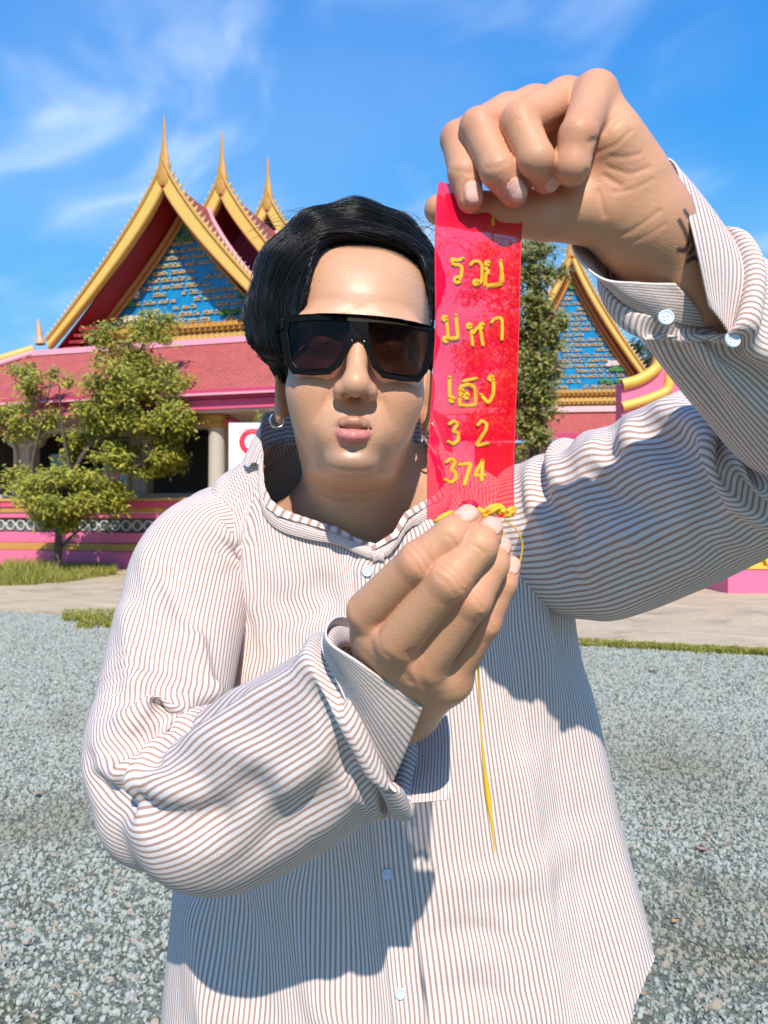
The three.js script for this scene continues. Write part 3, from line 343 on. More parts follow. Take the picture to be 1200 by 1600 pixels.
// ---- head, in millimetres about the middle between the ears, +z the way the face looks
const HEAD = V(-0.0285, 1.501, -0.797), headTurn = new THREE.Matrix4().makeRotationFromEuler(new THREE.Euler(-0.03, 0.05, -0.055, 'YXZ'));
const headM = new THREE.Matrix4().makeTranslation(HEAD.x, HEAD.y, HEAD.z).multiply(headTurn).multiply(new THREE.Matrix4().makeScale(0.001, 0.001, 0.001));
const headI = headM.clone().invert().elements;
const toHead = (x, y, z) => [headI[0] * x + headI[4] * y + headI[8] * z + headI[12], headI[1] * x + headI[5] * y + headI[9] * z + headI[13], headI[2] * x + headI[6] * y + headI[10] * z + headI[14]];
const loftTab = spline([[-124, 24, 56, 36], [-118, 33, 67, 40], [-108, 37, 78, 46], [-94, 46.5, 82, 54], [-76, 56, 84, 62], [-55, 65, 84, 72], [-30, 69, 84, 82], [-8, 70, 86, 90], [10, 70.5, 91, 95], [25, 72, 95, 98], [45, 73, 94, 99], [65, 72.5, 89, 98], [85, 69, 79, 93], [100, 62, 66, 82], [115, 48, 47, 62], [125, 34, 30, 44]]);
const loftW = [], loftF = [], loftB = []; for (let i = 0; i <= 520; i++) { const y = -130 + i * 0.5; loftW.push(loftTab(y, 1)); loftF.push(loftTab(y, 2)); loftB.push(loftTab(y, 3)); }
const pick = (a, y) => { const t = clamp((y + 130) * 2, 0, 519.99), i = Math.floor(t); return a[i] + (a[i + 1] - a[i]) * (t - i); };
function skull(x, y, z) {
  const w = pick(loftW, y), d = z > 0 ? pick(loftF, y) : pick(loftB, y), n = 2.3, q = Math.pow(Math.pow(Math.abs(x) / w, n) + Math.pow(Math.abs(z) / d, n), 1 / n);
  return smax(smax((q - 1) * Math.min(w, d) * 0.92, -121 - y, 16), y - 124, 26);
}
const LIPU = [[-20.5, -76.5, 85, 2.0], [-9, -73, 94.2, 4.0], [-3, -71.8, 97, 4.4], [3, -71.8, 97, 4.4], [9, -73, 94.2, 4.0], [20.5, -76.5, 85, 2.0]];
const LIPL = [[-17, -79.3, 87, 2.6], [-8, -84, 93.5, 5.4], [0, -85.8, 95.5, 6.2], [8, -84, 93.5, 5.4], [17, -79.3, 87, 2.6]];
const chain = (x, y, z, L, k) => { let d = 1e9; for (let i = 0; i + 1 < L.length; i++) d = smin(d, cone(x, y, z, [L[i][0], L[i][1], L[i][2], L[i][3], L[i + 1][0], L[i + 1][1], L[i + 1][2], L[i + 1][3]]), k); return d; };
const lipU = (x, y, z) => chain(x, y, z, LIPU, 3), lipL = (x, y, z) => chain(x, y, z, LIPL, 3);
function headField(x, y, z) {
  let d = skull(x, y, z);
  const ax = Math.abs(x);
  d = smin(d, ell(x, y, z, 0, -108, 13, 42, 15, 40), 22);                                        // under the chin
  d = smin(d, cone(x, y, z, [0, -70, -24, 53, 0, -180, -78, 50]), 26);                           // neck
  d = smin(d, ell(ax, y, z, 38, -38, 60, 27, 28, 27), 20);                                       // cheeks
  d = smin(d, ell(ax, y, z, 30, -66, 48, 21, 27, 24), 22);
  if (z > 30) {
    d = smin(d, ell(x, y, z, 0, -78, 76, 28, 22, 17), 16);                                       // pursed mouth
    d = smin(d, ell(x, y, z, 0, -106, 74, 22, 12, 15), 12);                                      // chin
    d = smin(d, ell(ax, y, z, 30, 24, 78, 30, 9, 15), 12);                                       // brow
    d = smax(d, -ell(ax, y, z, 32, 3, 99, 19, 12, 12), 12);                                      // eye sockets
    d = smin(d, ell(ax, y, z, 31, 1, 77, 15, 13, 12.5), 5);                                        // lids
    d = smax(d, -cone(ax, y, z, [18, 0, 91, 0.6, 45, -0.5, 84, 0.5]), 1.5);
    d = smin(d, cone(x, y, z, [0, 14, 86, 8.5, 0, -32, 103, 10]), 13);                             // nose
    d = smin(d, ell(x, y, z, 0, -40, 106, 13, 11.5, 12), 8);
    d = smin(d, ell(ax, y, z, 12.5, -44, 97, 8.2, 8.5, 11), 6.5);
    d = smax(d, -ell(ax, y, z, 7.6, -51, 103, 4.6, 4.4, 7.5), 2);
    d = smax(d, -cone(ax, y, z, [20, -37, 97, 1.2, 22.5, -46, 93, 1.2]), 3);
    d = smax(d, -cone(x, y, z, [0, -56, 100, 2.2, 0, -66, 103, 2.6]), 4);                        // philtrum
    d = smin(d, lipU(x, y, z), 2.6); d = smin(d, lipL(x, y, z), 2.6);
    d = smax(d, -cone(ax, y, z, [0, -77.8, 101, 1.5, 20, -77.2, 87.5, 1.0]), 1.2);                   // between the lips
    d = smax(d, -ell(x, y, z, 0, -97, 98, 16, 4.2, 7), 8);
    d += 1.1 * Math.exp(-Math.pow((ax - (24 + (-44 - y) * 0.42)) / 3.4, 2)) * smooth(-76, -66, y) * smooth(-40, -50, y) * 0.6;   // folds beside the nose
  }
  if (ax > 50) { // ears
    const ex = ax - 75, ey = y + 28, ez = z + 10, c = Math.cos(0.45), s = Math.sin(0.45), u = ex * c - ez * s, v = ex * s + ez * c;
    let e = ell(u, ey, v, 0, 4, 0, 5, 28, 15); e = smin(e, ell(u, ey, v, -1, -24, 5, 5, 12, 8), 6);
    e = smax(e, -ell(u, ey, v, 5, 4, 2, 4.5, 18, 8), 4); d = smin(d, e, 6);
  }
  if (y < -95 && z > -60) for (const [y0, dep] of [[-124, 0.9], [-133, 1.2], [-142, 1.0]]) d += dep * Math.exp(-Math.pow((y - (y0 + 0.0075 * x * x)) / 1.6, 2)) * smooth(48, 16, ax) * smooth(-96, -112, y) * smooth(-50, -10, z);
  return d;
}
// ---- arms and hands, in metres
function hand(fingers, palm, kPalm, kRoot) {
  const all = fingers.map((f) => f.slice(0, -1).map((a, i) => cn(a[0], a[1], f[i + 1][0], f[i + 1][1])));
  return (x, y, z) => {
    let p = 1e9; for (const c of palm) p = smin(p, cone(x, y, z, c), kPalm);
    let d = p;
    for (let i = 0; i < all.length; i++) { let g = 1e9; for (const c of all[i]) g = smin(g, cone(x, y, z, c), 0.003); d = smin(d, smin(p, g, kRoot), 0.0014); }
    return d;
  };
}
function onSurface(f, px, py, near = 0.3, far = 0.7) { const dir = P(px, py, 1).sub(V(0, EYE, 0)); let t = near; for (let i = 0; i < 160 && t < far; i++) { const v = f(dir.x * t, EYE + dir.y * t, dir.z * t); if (v < 0.0002) break; t += Math.max(v * 0.6, 0.0003); } return P(px, py, t); }
const poly = (f, list) => list.map(([x, y]) => onSurface(f, x, y));
function carve(f, lines) { // fine creases: [points, half width, depth]
  const seg = []; for (const [pts, w, dep] of lines) for (let i = 0; i + 1 < pts.length; i++) seg.push([cn(pts[i], 0, pts[i + 1], 0), w, dep, pts[i].clone().add(pts[i + 1]).multiplyScalar(0.5), pts[i].distanceTo(pts[i + 1]) / 2 + w * 3]);
  const by = new Map(), cell = 0.012, k3 = (x, y, z) => Math.floor(x / cell) + ',' + Math.floor(y / cell) + ',' + Math.floor(z / cell);
  for (const s of seg) { const r = s[4] + 0.001, m = s[3]; const done = new Set(); for (let x = m.x - r; x <= m.x + r + cell; x += cell * 0.9) for (let y = m.y - r; y <= m.y + r + cell; y += cell * 0.9) for (let z = m.z - r; z <= m.z + r + cell; z += cell * 0.9) { const k = k3(x, y, z); if (done.has(k)) continue; done.add(k); if (!by.has(k)) by.set(k, []); by.get(k).push(s); } }
  const depth = (x, y, z) => { const l = by.get(k3(x, y, z)); if (!l) return 0; let g = 0; for (const s of l) { const q = cone(x, y, z, s[0]) / s[1]; if (q < 2.6) g = Math.max(g, s[2] * Math.exp(-q * q)); } return g; };
  return { field: (x, y, z) => f(x, y, z) + depth(x, y, z), depth };
}
function nail(tipA, tipB, r, up, size = 1) { // plate near the tip of the bone A -> B, facing up
  const ax = tipB.clone().sub(tipA).normalize(), n = up.clone().addScaledVector(ax, -up.dot(ax)).normalize(), s = new THREE.Vector3().crossVectors(ax, n), c = tipB.clone().addScaledVector(ax, -r * 0.05).addScaledVector(n, r * 0.80);
  const f = (x, y, z) => { const dx = x - c.x, dy = y - c.y, dz = z - c.z, a = dx * ax.x + dy * ax.y + dz * ax.z, b = dx * s.x + dy * s.y + dz * s.z, e = dx * n.x + dy * n.y + dz * n.z + b * b * 40 + a * a * 12, q = Math.pow(Math.pow(Math.abs(a) / (0.0062 * size), 3) + Math.pow(Math.abs(b) / (0.0055 * size), 3), 1 / 3); return [q, e]; };
  return f;
}
const RW = P(620, 1090, 0.515), LW = P(1000, 348, 0.478), RELB = P(238, 1270, 0.655), LELB = P(1285, 700, 0.61);
// right hand (at the left of the picture's middle): pinching the foot of the ribbon, back of the hand to the camera
const RF = [
  [[P(575, 955, 0.438), 0.0125], [P(655, 878, 0.408), 0.0112], [P(705, 838, 0.404), 0.0099], [P(731, 811, 0.409), 0.0076]],
  [[P(622, 1000, 0.428), 0.0125], [P(702, 905, 0.400), 0.0112], [P(748, 853, 0.402), 0.0098], [P(765, 829, 0.409), 0.0074]],
  [[P(668, 1035, 0.436), 0.0115], [P(738, 936, 0.410), 0.0104], [P(769, 881, 0.413), 0.0090], [P(780, 856, 0.419), 0.0068]],
  [[P(712, 1045, 0.449), 0.0105], [P(757, 972, 0.431), 0.0091], [P(785, 911, 0.428), 0.0079], [P(797, 884, 0.431), 0.0062]],
  [[P(600, 1030, 0.485), 0.017], [P(655, 940, 0.452), 0.0125], [P(705, 860, 0.436), 0.0108], [P(733, 812, 0.431), 0.0085]]];
const RP = [cn(RW, 0.0245, P(585, 975, 0.447), 0.0135), cn(RW, 0.0240, P(622, 1008, 0.438), 0.0145), cn(RW, 0.0235, P(665, 1045, 0.444), 0.0135), cn(P(640, 1088, 0.508), 0.022, P(703, 1062, 0.454), 0.0125), cn(RW, 0.0245, P(430, 1190, 0.575), 0.030),
  cn(P(600, 1005, 0.452), 0.014, P(690, 1050, 0.462), 0.014)];
const rBase = hand(RF, RP, 0.012, 0.007);
const rNails = [[0, V(-0.30, 0.35, 0.75)], [1, V(0.02, 0.30, 0.9)], [2, V(0.2, 0.25, 0.9)], [3, V(0.2, 0.2, 0.9)]].map(([i, up]) => { const f = RF[i]; return nail(f[2][0], f[3][0], f[3][1], up, [1, 1, 0.92, 0.8][i]); });
const rCarve = carve(rBase, [
  [poly(rBase, [[640, 852], [655, 868], [668, 890]]), 0.0014, 0.00042], [poly(rBase, [[648, 848], [664, 864], [676, 884]]), 0.0014, 0.00036], [poly(rBase, [[634, 862], [650, 880], [660, 896]]), 0.0013, 0.0003],
  [poly(rBase, [[684, 886], [704, 898], [722, 922]]), 0.0014, 0.00042], [poly(rBase, [[692, 880], [712, 894], [727, 914]]), 0.0014, 0.00036], [poly(rBase, [[680, 896], [698, 910], [712, 930]]), 0.0013, 0.0003],
  [poly(rBase, [[726, 922], [740, 932], [754, 950]]), 0.0013, 0.00042], [poly(rBase, [[732, 916], [746, 926], [758, 942]]), 0.0012, 0.0003], [poly(rBase, [[748, 962], [760, 970], [770, 984]]), 0.0012, 0.00036],
  [poly(rBase, [[698, 836], [706, 842], [714, 854]]), 0.0009, 0.0004], [poly(rBase, [[738, 852], [748, 856], [756, 866]]), 0.0009, 0.0004],
  [poly(rBase, [[590, 985], [610, 1030], [640, 1065]]), 0.003, 0.0006], [poly(rBase, [[640, 1020], [655, 1055], [668, 1080]]), 0.003, 0.0006]]);
function withNails(f, nails) { return (x, y, z) => { let d = f(x, y, z); if (d < 0.004 && d > -0.004) for (const n of nails) { const [q, e] = n(x, y, z); if (q < 1.35 && e < 0.003) { d -= 0.00045 * smooth(1.08, 0.92, q) * smooth(-0.004, -0.002, e); d += 0.0005 * Math.exp(-Math.pow((q - 1.1) / 0.09, 2)) * smooth(-0.004, -0.002, e); } } return d; }; }
const rHand = withNails(rCarve.field, rNails);
// left hand (raised): fist seen from below the little finger, ribbon pinched between thumb and forefinger
const LF = [
  [[P(792, 178, 0.492), 0.0125], [P(716, 218, 0.462), 0.0104], [P(726, 272, 0.449), 0.0094], [P(735, 312, 0.447), 0.0078]],
  [[P(832, 168, 0.480), 0.0128], [P(748, 200, 0.446), 0.0108], [P(778, 266, 0.433), 0.0098], [P(803, 302, 0.437), 0.0080]],
  [[P(882, 156, 0.467), 0.0128], [P(812, 192, 0.434), 0.0108], [P(838, 250, 0.425), 0.0098], [P(853, 280, 0.437), 0.0080]],
  [[P(930, 145, 0.452), 0.0124], [P(903, 212, 0.422), 0.0102], [P(894, 260, 0.424), 0.0096], [P(886, 268, 0.446), 0.0078]],
  [[P(960, 335, 0.478), 0.020], [P(850, 335, 0.462), 0.0150], [P(745, 330, 0.466), 0.0112], [P(686, 328, 0.466), 0.0090]]];
const LP = [cn(LW, 0.0245, P(800, 190, 0.494), 0.0135), cn(LW, 0.0245, P(840, 180, 0.483), 0.0140), cn(LW, 0.0245, P(885, 170, 0.470), 0.0140), cn(P(985, 290, 0.466), 0.0215, P(930, 160, 0.456), 0.0135),
  cn(P(978, 275, 0.461), 0.0185, P(955, 225, 0.450), 0.0165), cn(P(975, 335, 0.470), 0.021, P(905, 325, 0.462), 0.0175), cn(P(930, 270, 0.468), 0.020, P(850, 290, 0.478), 0.018), cn(LW, 0.0255, P(1118, 520, 0.53), 0.033)];
const lBase = hand(LF, LP, 0.012, 0.006);
const lNails = [[0, V(0.25, -0.1, 0.9)], [1, V(0.3, -0.35, 0.8)], [2, V(0.45, -0.6, 0.7)]].map(([i, up]) => { const f = LF[i]; return nail(f[2][0], f[3][0], f[3][1], up, [1, 0.98, 0.9][i]); });
const lCarve = carve(lBase, [
  [poly(lBase, [[970, 178], [945, 205], [922, 222]]), 0.0022, 0.00084], [poly(lBase, [[985, 205], [965, 225], [930, 240]]), 0.0016, 0.00042], [poly(lBase, [[925, 258], [945, 275], [970, 290]]), 0.0016, 0.00054], [poly(lBase, [[915, 270], [935, 300], [945, 335]]), 0.0019, 0.00066],
  [poly(lBase, [[955, 245], [980, 246], [1000, 240]]), 0.0015, 0.00042], [poly(lBase, [[950, 262], [985, 272], [1015, 262]]), 0.0015, 0.00042], [poly(lBase, [[960, 300], [990, 296], [1020, 280]]), 0.0015, 0.00036], [poly(lBase, [[940, 375], [985, 362], [1030, 330]]), 0.0018, 0.00048], [poly(lBase, [[955, 385], [995, 376], [1040, 350]]), 0.0016, 0.00030],
  [poly(lBase, [[700, 262], [715, 268], [735, 270]]), 0.0014, 0.00024], [poly(lBase, [[760, 262], [778, 262], [795, 252]]), 0.0014, 0.00024]]);
const lHand = withNails(lCarve.field, lNails);
const warm = [...RF, ...LF].flatMap((f) => [[f[0][0], 0.8], [f[1][0], 0.9], [f[3][0], 1]]);
function skinColour(x, y, z, nails) {
  const m = fbm(x * 60, y * 60, z * 60, 3), f = fbm(x * 260 + 5, y * 260, z * 260, 2), k = 1 + 0.10 * m + 0.06 * f;
  let r = skinTint[0] * k, g = skinTint[1] * k * (1 - 0.05 * m), b = skinTint[2] * k;
  if (nails) { let w = 0; for (const [q, a] of warm) { const dx = x - q.x, dy = y - q.y, dz = z - q.z; w = Math.max(w, a * Math.exp(-(dx * dx + dy * dy + dz * dz) / 0.00016)); } g *= 1 - 0.20 * w; b *= 1 - 0.16 * w; }
  if (nails) for (const n of nails) { const [q, e] = n(x, y, z); if (q < 1.05 && e > -0.004 && e < 0.003) { const t = smooth(1.05, 0.92, q); r = lerp(r, 0.76, t); g = lerp(g, 0.45, t); b = lerp(b, 0.35, t); } }
  return [r, g, b];
}
function bounds(list, pad) { const b = new THREE.Box3(); for (const p of list) b.expandByPoint(p); b.expandByScalar(pad); return [b.min.toArray(), b.max.toArray()]; }
const HC = 0.0012;
const [rlo, rhi] = bounds([...RF.flat().map((q) => q[0]), P(560, 1130, 0.52)], 0.018), [llo, lhi] = bounds([...LF.flat().map((q) => q[0]), P(1115, 480, 0.52)], 0.02);
const gR = meshField(rHand, rlo, rhi, HC), gL = meshField(lHand, llo, lhi, HC);
paint(gR, (x, y, z) => skinColour(x, y, z, rNails));
const ink = [[[1062, 345], [1070, 360], [1076, 378], [1070, 392], [1060, 390]], [[1078, 350], [1082, 370], [1086, 385], [1078, 396]], [[1070, 330], [1080, 345]], [[1075, 408], [1084, 402], [1094, 406]]].map((l) => { const p = poly(lBase, l); return p.slice(0, -1).map((a, i) => cn(a, 0, p[i + 1], 0)); }).flat();
paint(gL, (x, y, z, nx, ny, nz) => {
  const c = skinColour(x, y, z, lNails), pinkness = smooth(0.0, 0.5, fbm(x * 30, y * 30, z * 30, 2) + 0.3) * 0.25;
  let t = 0; if (x > 0.15) for (const s of ink) t = Math.max(t, smooth(0.0022, 0.0009, cone(x, y, z, s)));
  c[1] *= 1 - pinkness * 0.12; c[2] *= 1 + pinkness * 0.1;
  return [lerp(c[0], 0.035, t * 0.9), lerp(c[1], 0.032, t * 0.9), lerp(c[2], 0.035, t * 0.9)];
});
// ---- head and neck, then trunk and arms (under the clothes)
const trunkTab = spline([[0.72, 0.150, 0.085], [0.85, 0.155, 0.088], [1.0, 0.145, 0.082], [1.2, 0.150, 0.070], [1.30, 0.155, 0.067], [1.345, 0.140, 0.066], [1.375, 0.105, 0.066], [1.40, 0.080, 0.062], [1.44, 0.06, 0.055]]);
const bodyX = 0.0;
function trunk(x, y, z) { const w = trunkTab(y, 1), d = trunkTab(y, 2), q = Math.pow(Math.pow(Math.abs(x - bodyX) / w, 2.3) + Math.pow(Math.abs(z + 0.895) / d, 2.3), 1 / 2.3); return smax(smax((q - 1) * d, y - 1.43, 0.03), 0.74 - y, 0.05); }
const SHR = P(345, 825, 0.895), SHL = P(835, 815, 0.895);
const armPrims = [cn(SHR, 0.046, RELB, 0.042), cn(RELB, 0.042, P(470, 1165, 0.567), 0.036), cn(SHL, 0.048, LELB, 0.042), cn(LELB, 0.042, P(1105, 500, 0.523), 0.032)];
function headM2(x, y, z) { const h = toHead(x, y, z); return headField(h[0], h[1], h[2]) * 0.001; }
const bust = (x, y, z) => { const t = trunk(x, y, z); if (y < 1.22) return t; return smin(headM2(x, y, z), t, 0.028); };
const lower = (x, y, z) => { let d = trunk(x, y, z); for (let i = 0; i < 4; i++) d = smin(d, cone(x, y, z, armPrims[i]), i % 2 ? 0.01 : 0.03); return d; };
const gH = meshField(bust, [-0.14, 1.292, -0.93], [0.12, 1.655, -0.655], 0.0020, 3.5);
const gB = meshField((x, y, z) => smax(lower(x, y, z), y - 1.299 > 0 && Math.hypot(x, z + 0.88) < 0.13 ? y - 1.299 : -1, 0.001), [-0.30, 0.70, -1.05], [0.42, 1.47, -0.45], 0.006, 1.8);
paint(gH, (x, y, z) => {
  const [hx, hy, hz] = toHead(x, y, z), ax = Math.abs(hx), front = smooth(20, 60, hz);
  const m = fbm(x * 55, y * 55, z * 55, 3), f = fbm(x * 420 + 5, y * 420, z * 420, 2);
  let [r, g, b] = [0.635, 0.340, 0.198]; const k = 1 + 0.08 * m + 0.07 * f; r *= k; g *= k * (1 - 0.04 * m); b *= k;
  const stubble = front * Math.max(smooth(-58, -62, hy) * smooth(-82, -70, hy) * smooth(27, 16, ax) * 0.8, smooth(-90, -97, hy) * smooth(-122, -108, hy) * smooth(40, 22, ax) * 0.9) * (0.5 + 0.7 * fbm(x * 900, y * 900, z * 900, 2) + 0.25);
  r = lerp(r, 0.30, stubble * 0.58); g = lerp(g, 0.215, stubble * 0.58); b = lerp(b, 0.16, stubble * 0.58);
  const blush = front * Math.exp(-Math.pow((ax - 40) / 20, 2) - Math.pow((hy + 38) / 18, 2)) * 0.35; g *= 1 - 0.14 * blush; b *= 1 - 0.12 * blush;
  const freckle = smooth(0.30, 0.42, fbm(x * 300 + 40, y * 300, z * 300, 2)) * 0.18; r *= 1 - freckle * 0.5; g *= 1 - freckle; b *= 1 - freckle;
  if (hz > 80) {
    const u = smooth(2.0, -0.4, lipU(hx, hy, hz)), l = smooth(2.2, -0.4, lipL(hx, hy, hz));
    r = lerp(r, 0.46, u * 0.7); g = lerp(g, 0.195, u * 0.7); b = lerp(b, 0.13, u * 0.7);
    r = lerp(r, 0.60, l * 0.9); g = lerp(g, 0.185, l * 0.9); b = lerp(b, 0.19, l * 0.9);
  }
  const brow = smooth(20, 40, hz) * Math.exp(-Math.pow((hy - (13 + 4 * Math.sin((ax - 12) / 46 * 3.1))) / 3.4, 4)) * smooth(10, 16, ax) * smooth(58, 50, ax);
  const scalp = Math.max(smooth(88, 94, hy - 8 + (hx > 20 ? (hx - 20) * 0.30 : 0)), smooth(58, 66, ax) * smooth(10, 24, hy)) * (0.75 + 0.5 * fbm(x * 700, y * 700, z * 700, 2)), dark = clamp(Math.max(brow, scalp * 0.9), 0, 0.95);
  return [lerp(r, 0.012, dark), lerp(g, 0.010, dark), lerp(b, 0.009, dark)];
});
paint(gB, (x, y, z) => skinColour(x, y, z));
worn('body', mergeGeometries([gH, gB, gR, gL], true), [faceMat, skinMat, skinMat, skinMat]);
// ---- eyes behind the dark lenses
const eyeWhite = mat([0.72, 0.68, 0.64], 0.25), iris = mat([0.02, 0.013, 0.01], 0.1);
for (const s of [-1, 1]) {
  const g = new THREE.SphereGeometry(11.6, 24, 16); g.translate(s * 31, 0.2, 77.0); g.applyMatrix4(headM); const e = worn('eyeball', g, eyeWhite);
  const q = new THREE.SphereGeometry(6, 20, 8, 0, 6.2832, 0, 1.0); q.rotateX(Math.PI / 2); q.translate(s * 31, 0.2, 83.3); q.applyMatrix4(headM); worn('iris', q, iris, e);
}
// ---- ear rings: small steel hoops
const steel = mat([0.62, 0.60, 0.58], 0.22, { metalness: 1 });
for (const [x, y, z, t] of [[-79, -58, -2, 0.3], [77, -57, -2, -0.5]]) { const g = new THREE.TorusGeometry(7.2, 1.25, 8, 28); g.rotateY(t); g.translate(x, y - 3, z); g.applyMatrix4(headM); worn('earring', g, steel); }
// ---------------------------------------------------------------- shirt: striped cotton, draped by a small cloth simulation
const stripeTex = texture(512, 64, (u, v) => { // sixteen stripes across, woven threads
  const s = (u * 16) % 1, e = smooth(0.06, 0.12, s) * smooth(0.52, 0.46, s), w = 0.05 * tn(u, v, 90, 1.3) + 0.03 * Math.sin(u * 6.28318 * 128) + 0.025 * Math.sin(v * 6.28318 * 24);
  return [lerp(0.885, 0.695, e) + w, lerp(0.85, 0.565, e) + w, lerp(0.838, 0.505, e) + w];
});
const PITCH = 0.0046;                                   // one stripe in metres
stripeTex.repeat.set(1 / (PITCH * 16), 1 / 0.02);
const weave = texture(256, 256, (u, v) => [0.5 + 0.3 * tn(u, v, 20, 4.4) + 0.3 * tn(u, v, 60, 2.4)], false); weave.repeat.set(14, 14);
const cotton = new THREE.MeshPhysicalMaterial({ map: stripeTex, roughness: 0.88, side: THREE.DoubleSide, bumpMap: weave, bumpScale: 0.0005, sheen: 0.15, sheenRoughness: 0.6 });
function cloth({ nu, nv, shape, closed, restU, restV, pin, pull, steps, noise, seed, colliders, stiff = 0.35, drop = 0, uvOf, bend = 3, skew = false, relax = 1 }) {
  const n = nu * nv, pos = new Float32Array(n * 3), tgt = new Float32Array(n * 3), w = new Float32Array(n), pl = new Float32Array(n), id = (i, j) => j * nu + ((i + nu) % nu);
  for (let j = 0; j < nv; j++) for (let i = 0; i < nu; i++) { const p = shape(i / (closed ? nu : nu - 1), j / (nv - 1)), o = id(i, j) * 3; tgt[o] = p.x; tgt[o + 1] = p.y; tgt[o + 2] = p.z; const t = pin(i / (closed ? nu : nu - 1), j / (nv - 1)); w[o / 3] = 1 - t; pl[o / 3] = pull(i / (closed ? nu : nu - 1), j / (nv - 1)); }
  pos.set(tgt);
  const L = (a, b) => Math.hypot(tgt[a * 3] - tgt[b * 3], tgt[a * 3 + 1] - tgt[b * 3 + 1], tgt[a * 3 + 2] - tgt[b * 3 + 2]);
  const ca = [], cb = [], cr = [], cs = [], add = (a, b, r, s) => { ca.push(a); cb.push(b); cr.push(r); cs.push(s); };
  const ru = restU ?? (() => null), rv = restV ?? (() => null), wu = new Float32Array(n), wv = new Float32Array(n);
  for (let j = 0; j < nv; j++) for (let i = 0; i < nu; i++) { const a = id(i, j); wu[a] = (closed || i + 1 < nu) ? ru(i, j, L(a, id(i + 1, j))) : wu[id(i - 1, j)]; wv[a] = j + 1 < nv ? rv(i, j, L(a, id(i, j + 1))) : wv[id(i, j - 1)]; }
  for (let j = 0; j < nv; j++) for (let i = 0; i < nu; i++) {
    const a = id(i, j), U = closed || i + 1 < nu, W = j + 1 < nv;
    if (U) add(a, id(i + 1, j), wu[a], 1); if (W) add(a, id(i, j + 1), wv[a], 1);
    if (U && W) { const d = Math.hypot(wu[a], wv[a]); add(a, id(i + 1, j + 1), skew ? L(a, id(i + 1, j + 1)) * 1.003 : d, 0.5); add(id(i + 1, j), id(i, j + 1), skew ? L(id(i + 1, j), id(i, j + 1)) * 1.003 : d, 0.5); }
    if (closed || i + 2 < nu) add(a, id(i + 2, j), wu[a] * 2, stiff * 0.7); if (j + 2 < nv) add(a, id(i, j + 2), wv[a] * 2, stiff * 0.7);
    if (closed || i + bend < nu) add(a, id(i + bend, j), wu[a] * bend, stiff); if (j + bend < nv) add(a, id(i, j + bend), wv[a] * bend, stiff);
  }
  for (let k = 0; k < n; k++) if (w[k] > 0) { const x = tgt[k * 3], y = tgt[k * 3 + 1], z = tgt[k * 3 + 2]; for (let c = 0; c < 3; c++) pos[k * 3 + c] += noise * fbm(x * 22 + seed + c * 7.7, y * 22, z * 22, 2); }
  const CA = Int32Array.from(ca), CB = Int32Array.from(cb), CR = Float32Array.from(cr), CS = Float32Array.from(cs), m = CA.length;
  for (let it = 0; it < steps; it++) {

    for (let k = 0; k < n; k++) if (w[k] > 0) { const o = k * 3, q = pl[k]; pos[o] += (tgt[o] - pos[o]) * q; pos[o + 1] += (tgt[o + 1] - pos[o + 1]) * q - drop; pos[o + 2] += (tgt[o + 2] - pos[o + 2]) * q; }
    for (let e0 = 0; e0 < m; e0++) {
      const e = it & 1 ? m - 1 - e0 : e0, a = CA[e] * 3, b = CB[e] * 3, wa = w[CA[e]], wb = w[CB[e]], ws = wa + wb; if (ws === 0) continue;
      const dx = pos[b] - pos[a], dy = pos[b + 1] - pos[a + 1], dz = pos[b + 2] - pos[a + 2], l = Math.sqrt(dx * dx + dy * dy + dz * dz) || 1e-9, g = (l - CR[e]) / l / ws * CS[e] * (l < CR[e] ? 0.8 : 1);
      pos[a] += dx * g * wa; pos[a + 1] += dy * g * wa; pos[a + 2] += dz * g * wa; pos[b] -= dx * g * wb; pos[b + 1] -= dy * g * wb; pos[b + 2] -= dz * g * wb;
    }
    if (colliders && it % 2 === 0) for (let k = 0; k < n; k++) if (w[k] > 0) colliders(pos, k * 3);

  }
  for (let r = 0; r < relax; r++) { // ease out ripples of a thread or two
    const q = pos.slice(); for (let j = 1; j + 1 < nv; j++) for (let i = 0; i < nu; i++) { if (!closed && (i === 0 || i === nu - 1)) continue; const a = id(i, j); if (w[a] === 0) continue; for (let c = 0; c < 3; c++) pos[a * 3 + c] = lerp(q[a * 3 + c], (q[id(i + 1, j) * 3 + c] + q[id(i - 1, j) * 3 + c] + q[id(i, j + 1) * 3 + c] + q[id(i, j - 1) * 3 + c]) / 4, 0.7); }
  }
  const cols = closed ? nu + 1 : nu, g = new THREE.BufferGeometry(), out = new Float32Array(cols * nv * 3), uv = new Float32Array(cols * nv * 2), idx = [];
  for (let j = 0; j < nv; j++) for (let i = 0; i < cols; i++) { const a = id(i, j) * 3, o = j * cols + i; out[o * 3] = pos[a]; out[o * 3 + 1] = pos[a + 1]; out[o * 3 + 2] = pos[a + 2]; const t = uvOf(i, j, tgt, id); uv[o * 2] = t[0]; uv[o * 2 + 1] = t[1]; }
  for (let j = 0; j + 1 < nv; j++) for (let i = 0; i + 1 < cols; i++) { const a = j * cols + i, b = a + 1, c = a + cols, d = c + 1; idx.push(a, c, b, b, c, d); }
  g.setAttribute('position', new THREE.BufferAttribute(out, 3)); g.setAttribute('uv', new THREE.BufferAttribute(uv, 2)); g.setIndex(idx); g.computeVertexNormals();
  if (closed) { const N = g.attributes.normal; for (let j = 0; j < nv; j++) { const a = j * cols, b = a + nu, s = V(N.getX(a) + N.getX(b), N.getY(a) + N.getY(b), N.getZ(a) + N.getZ(b)).normalize(); N.setXYZ(a, s.x, s.y, s.z); N.setXYZ(b, s.x, s.y, s.z); } }
  g.userData = { pos, id, nu, nv };
  return g;
}
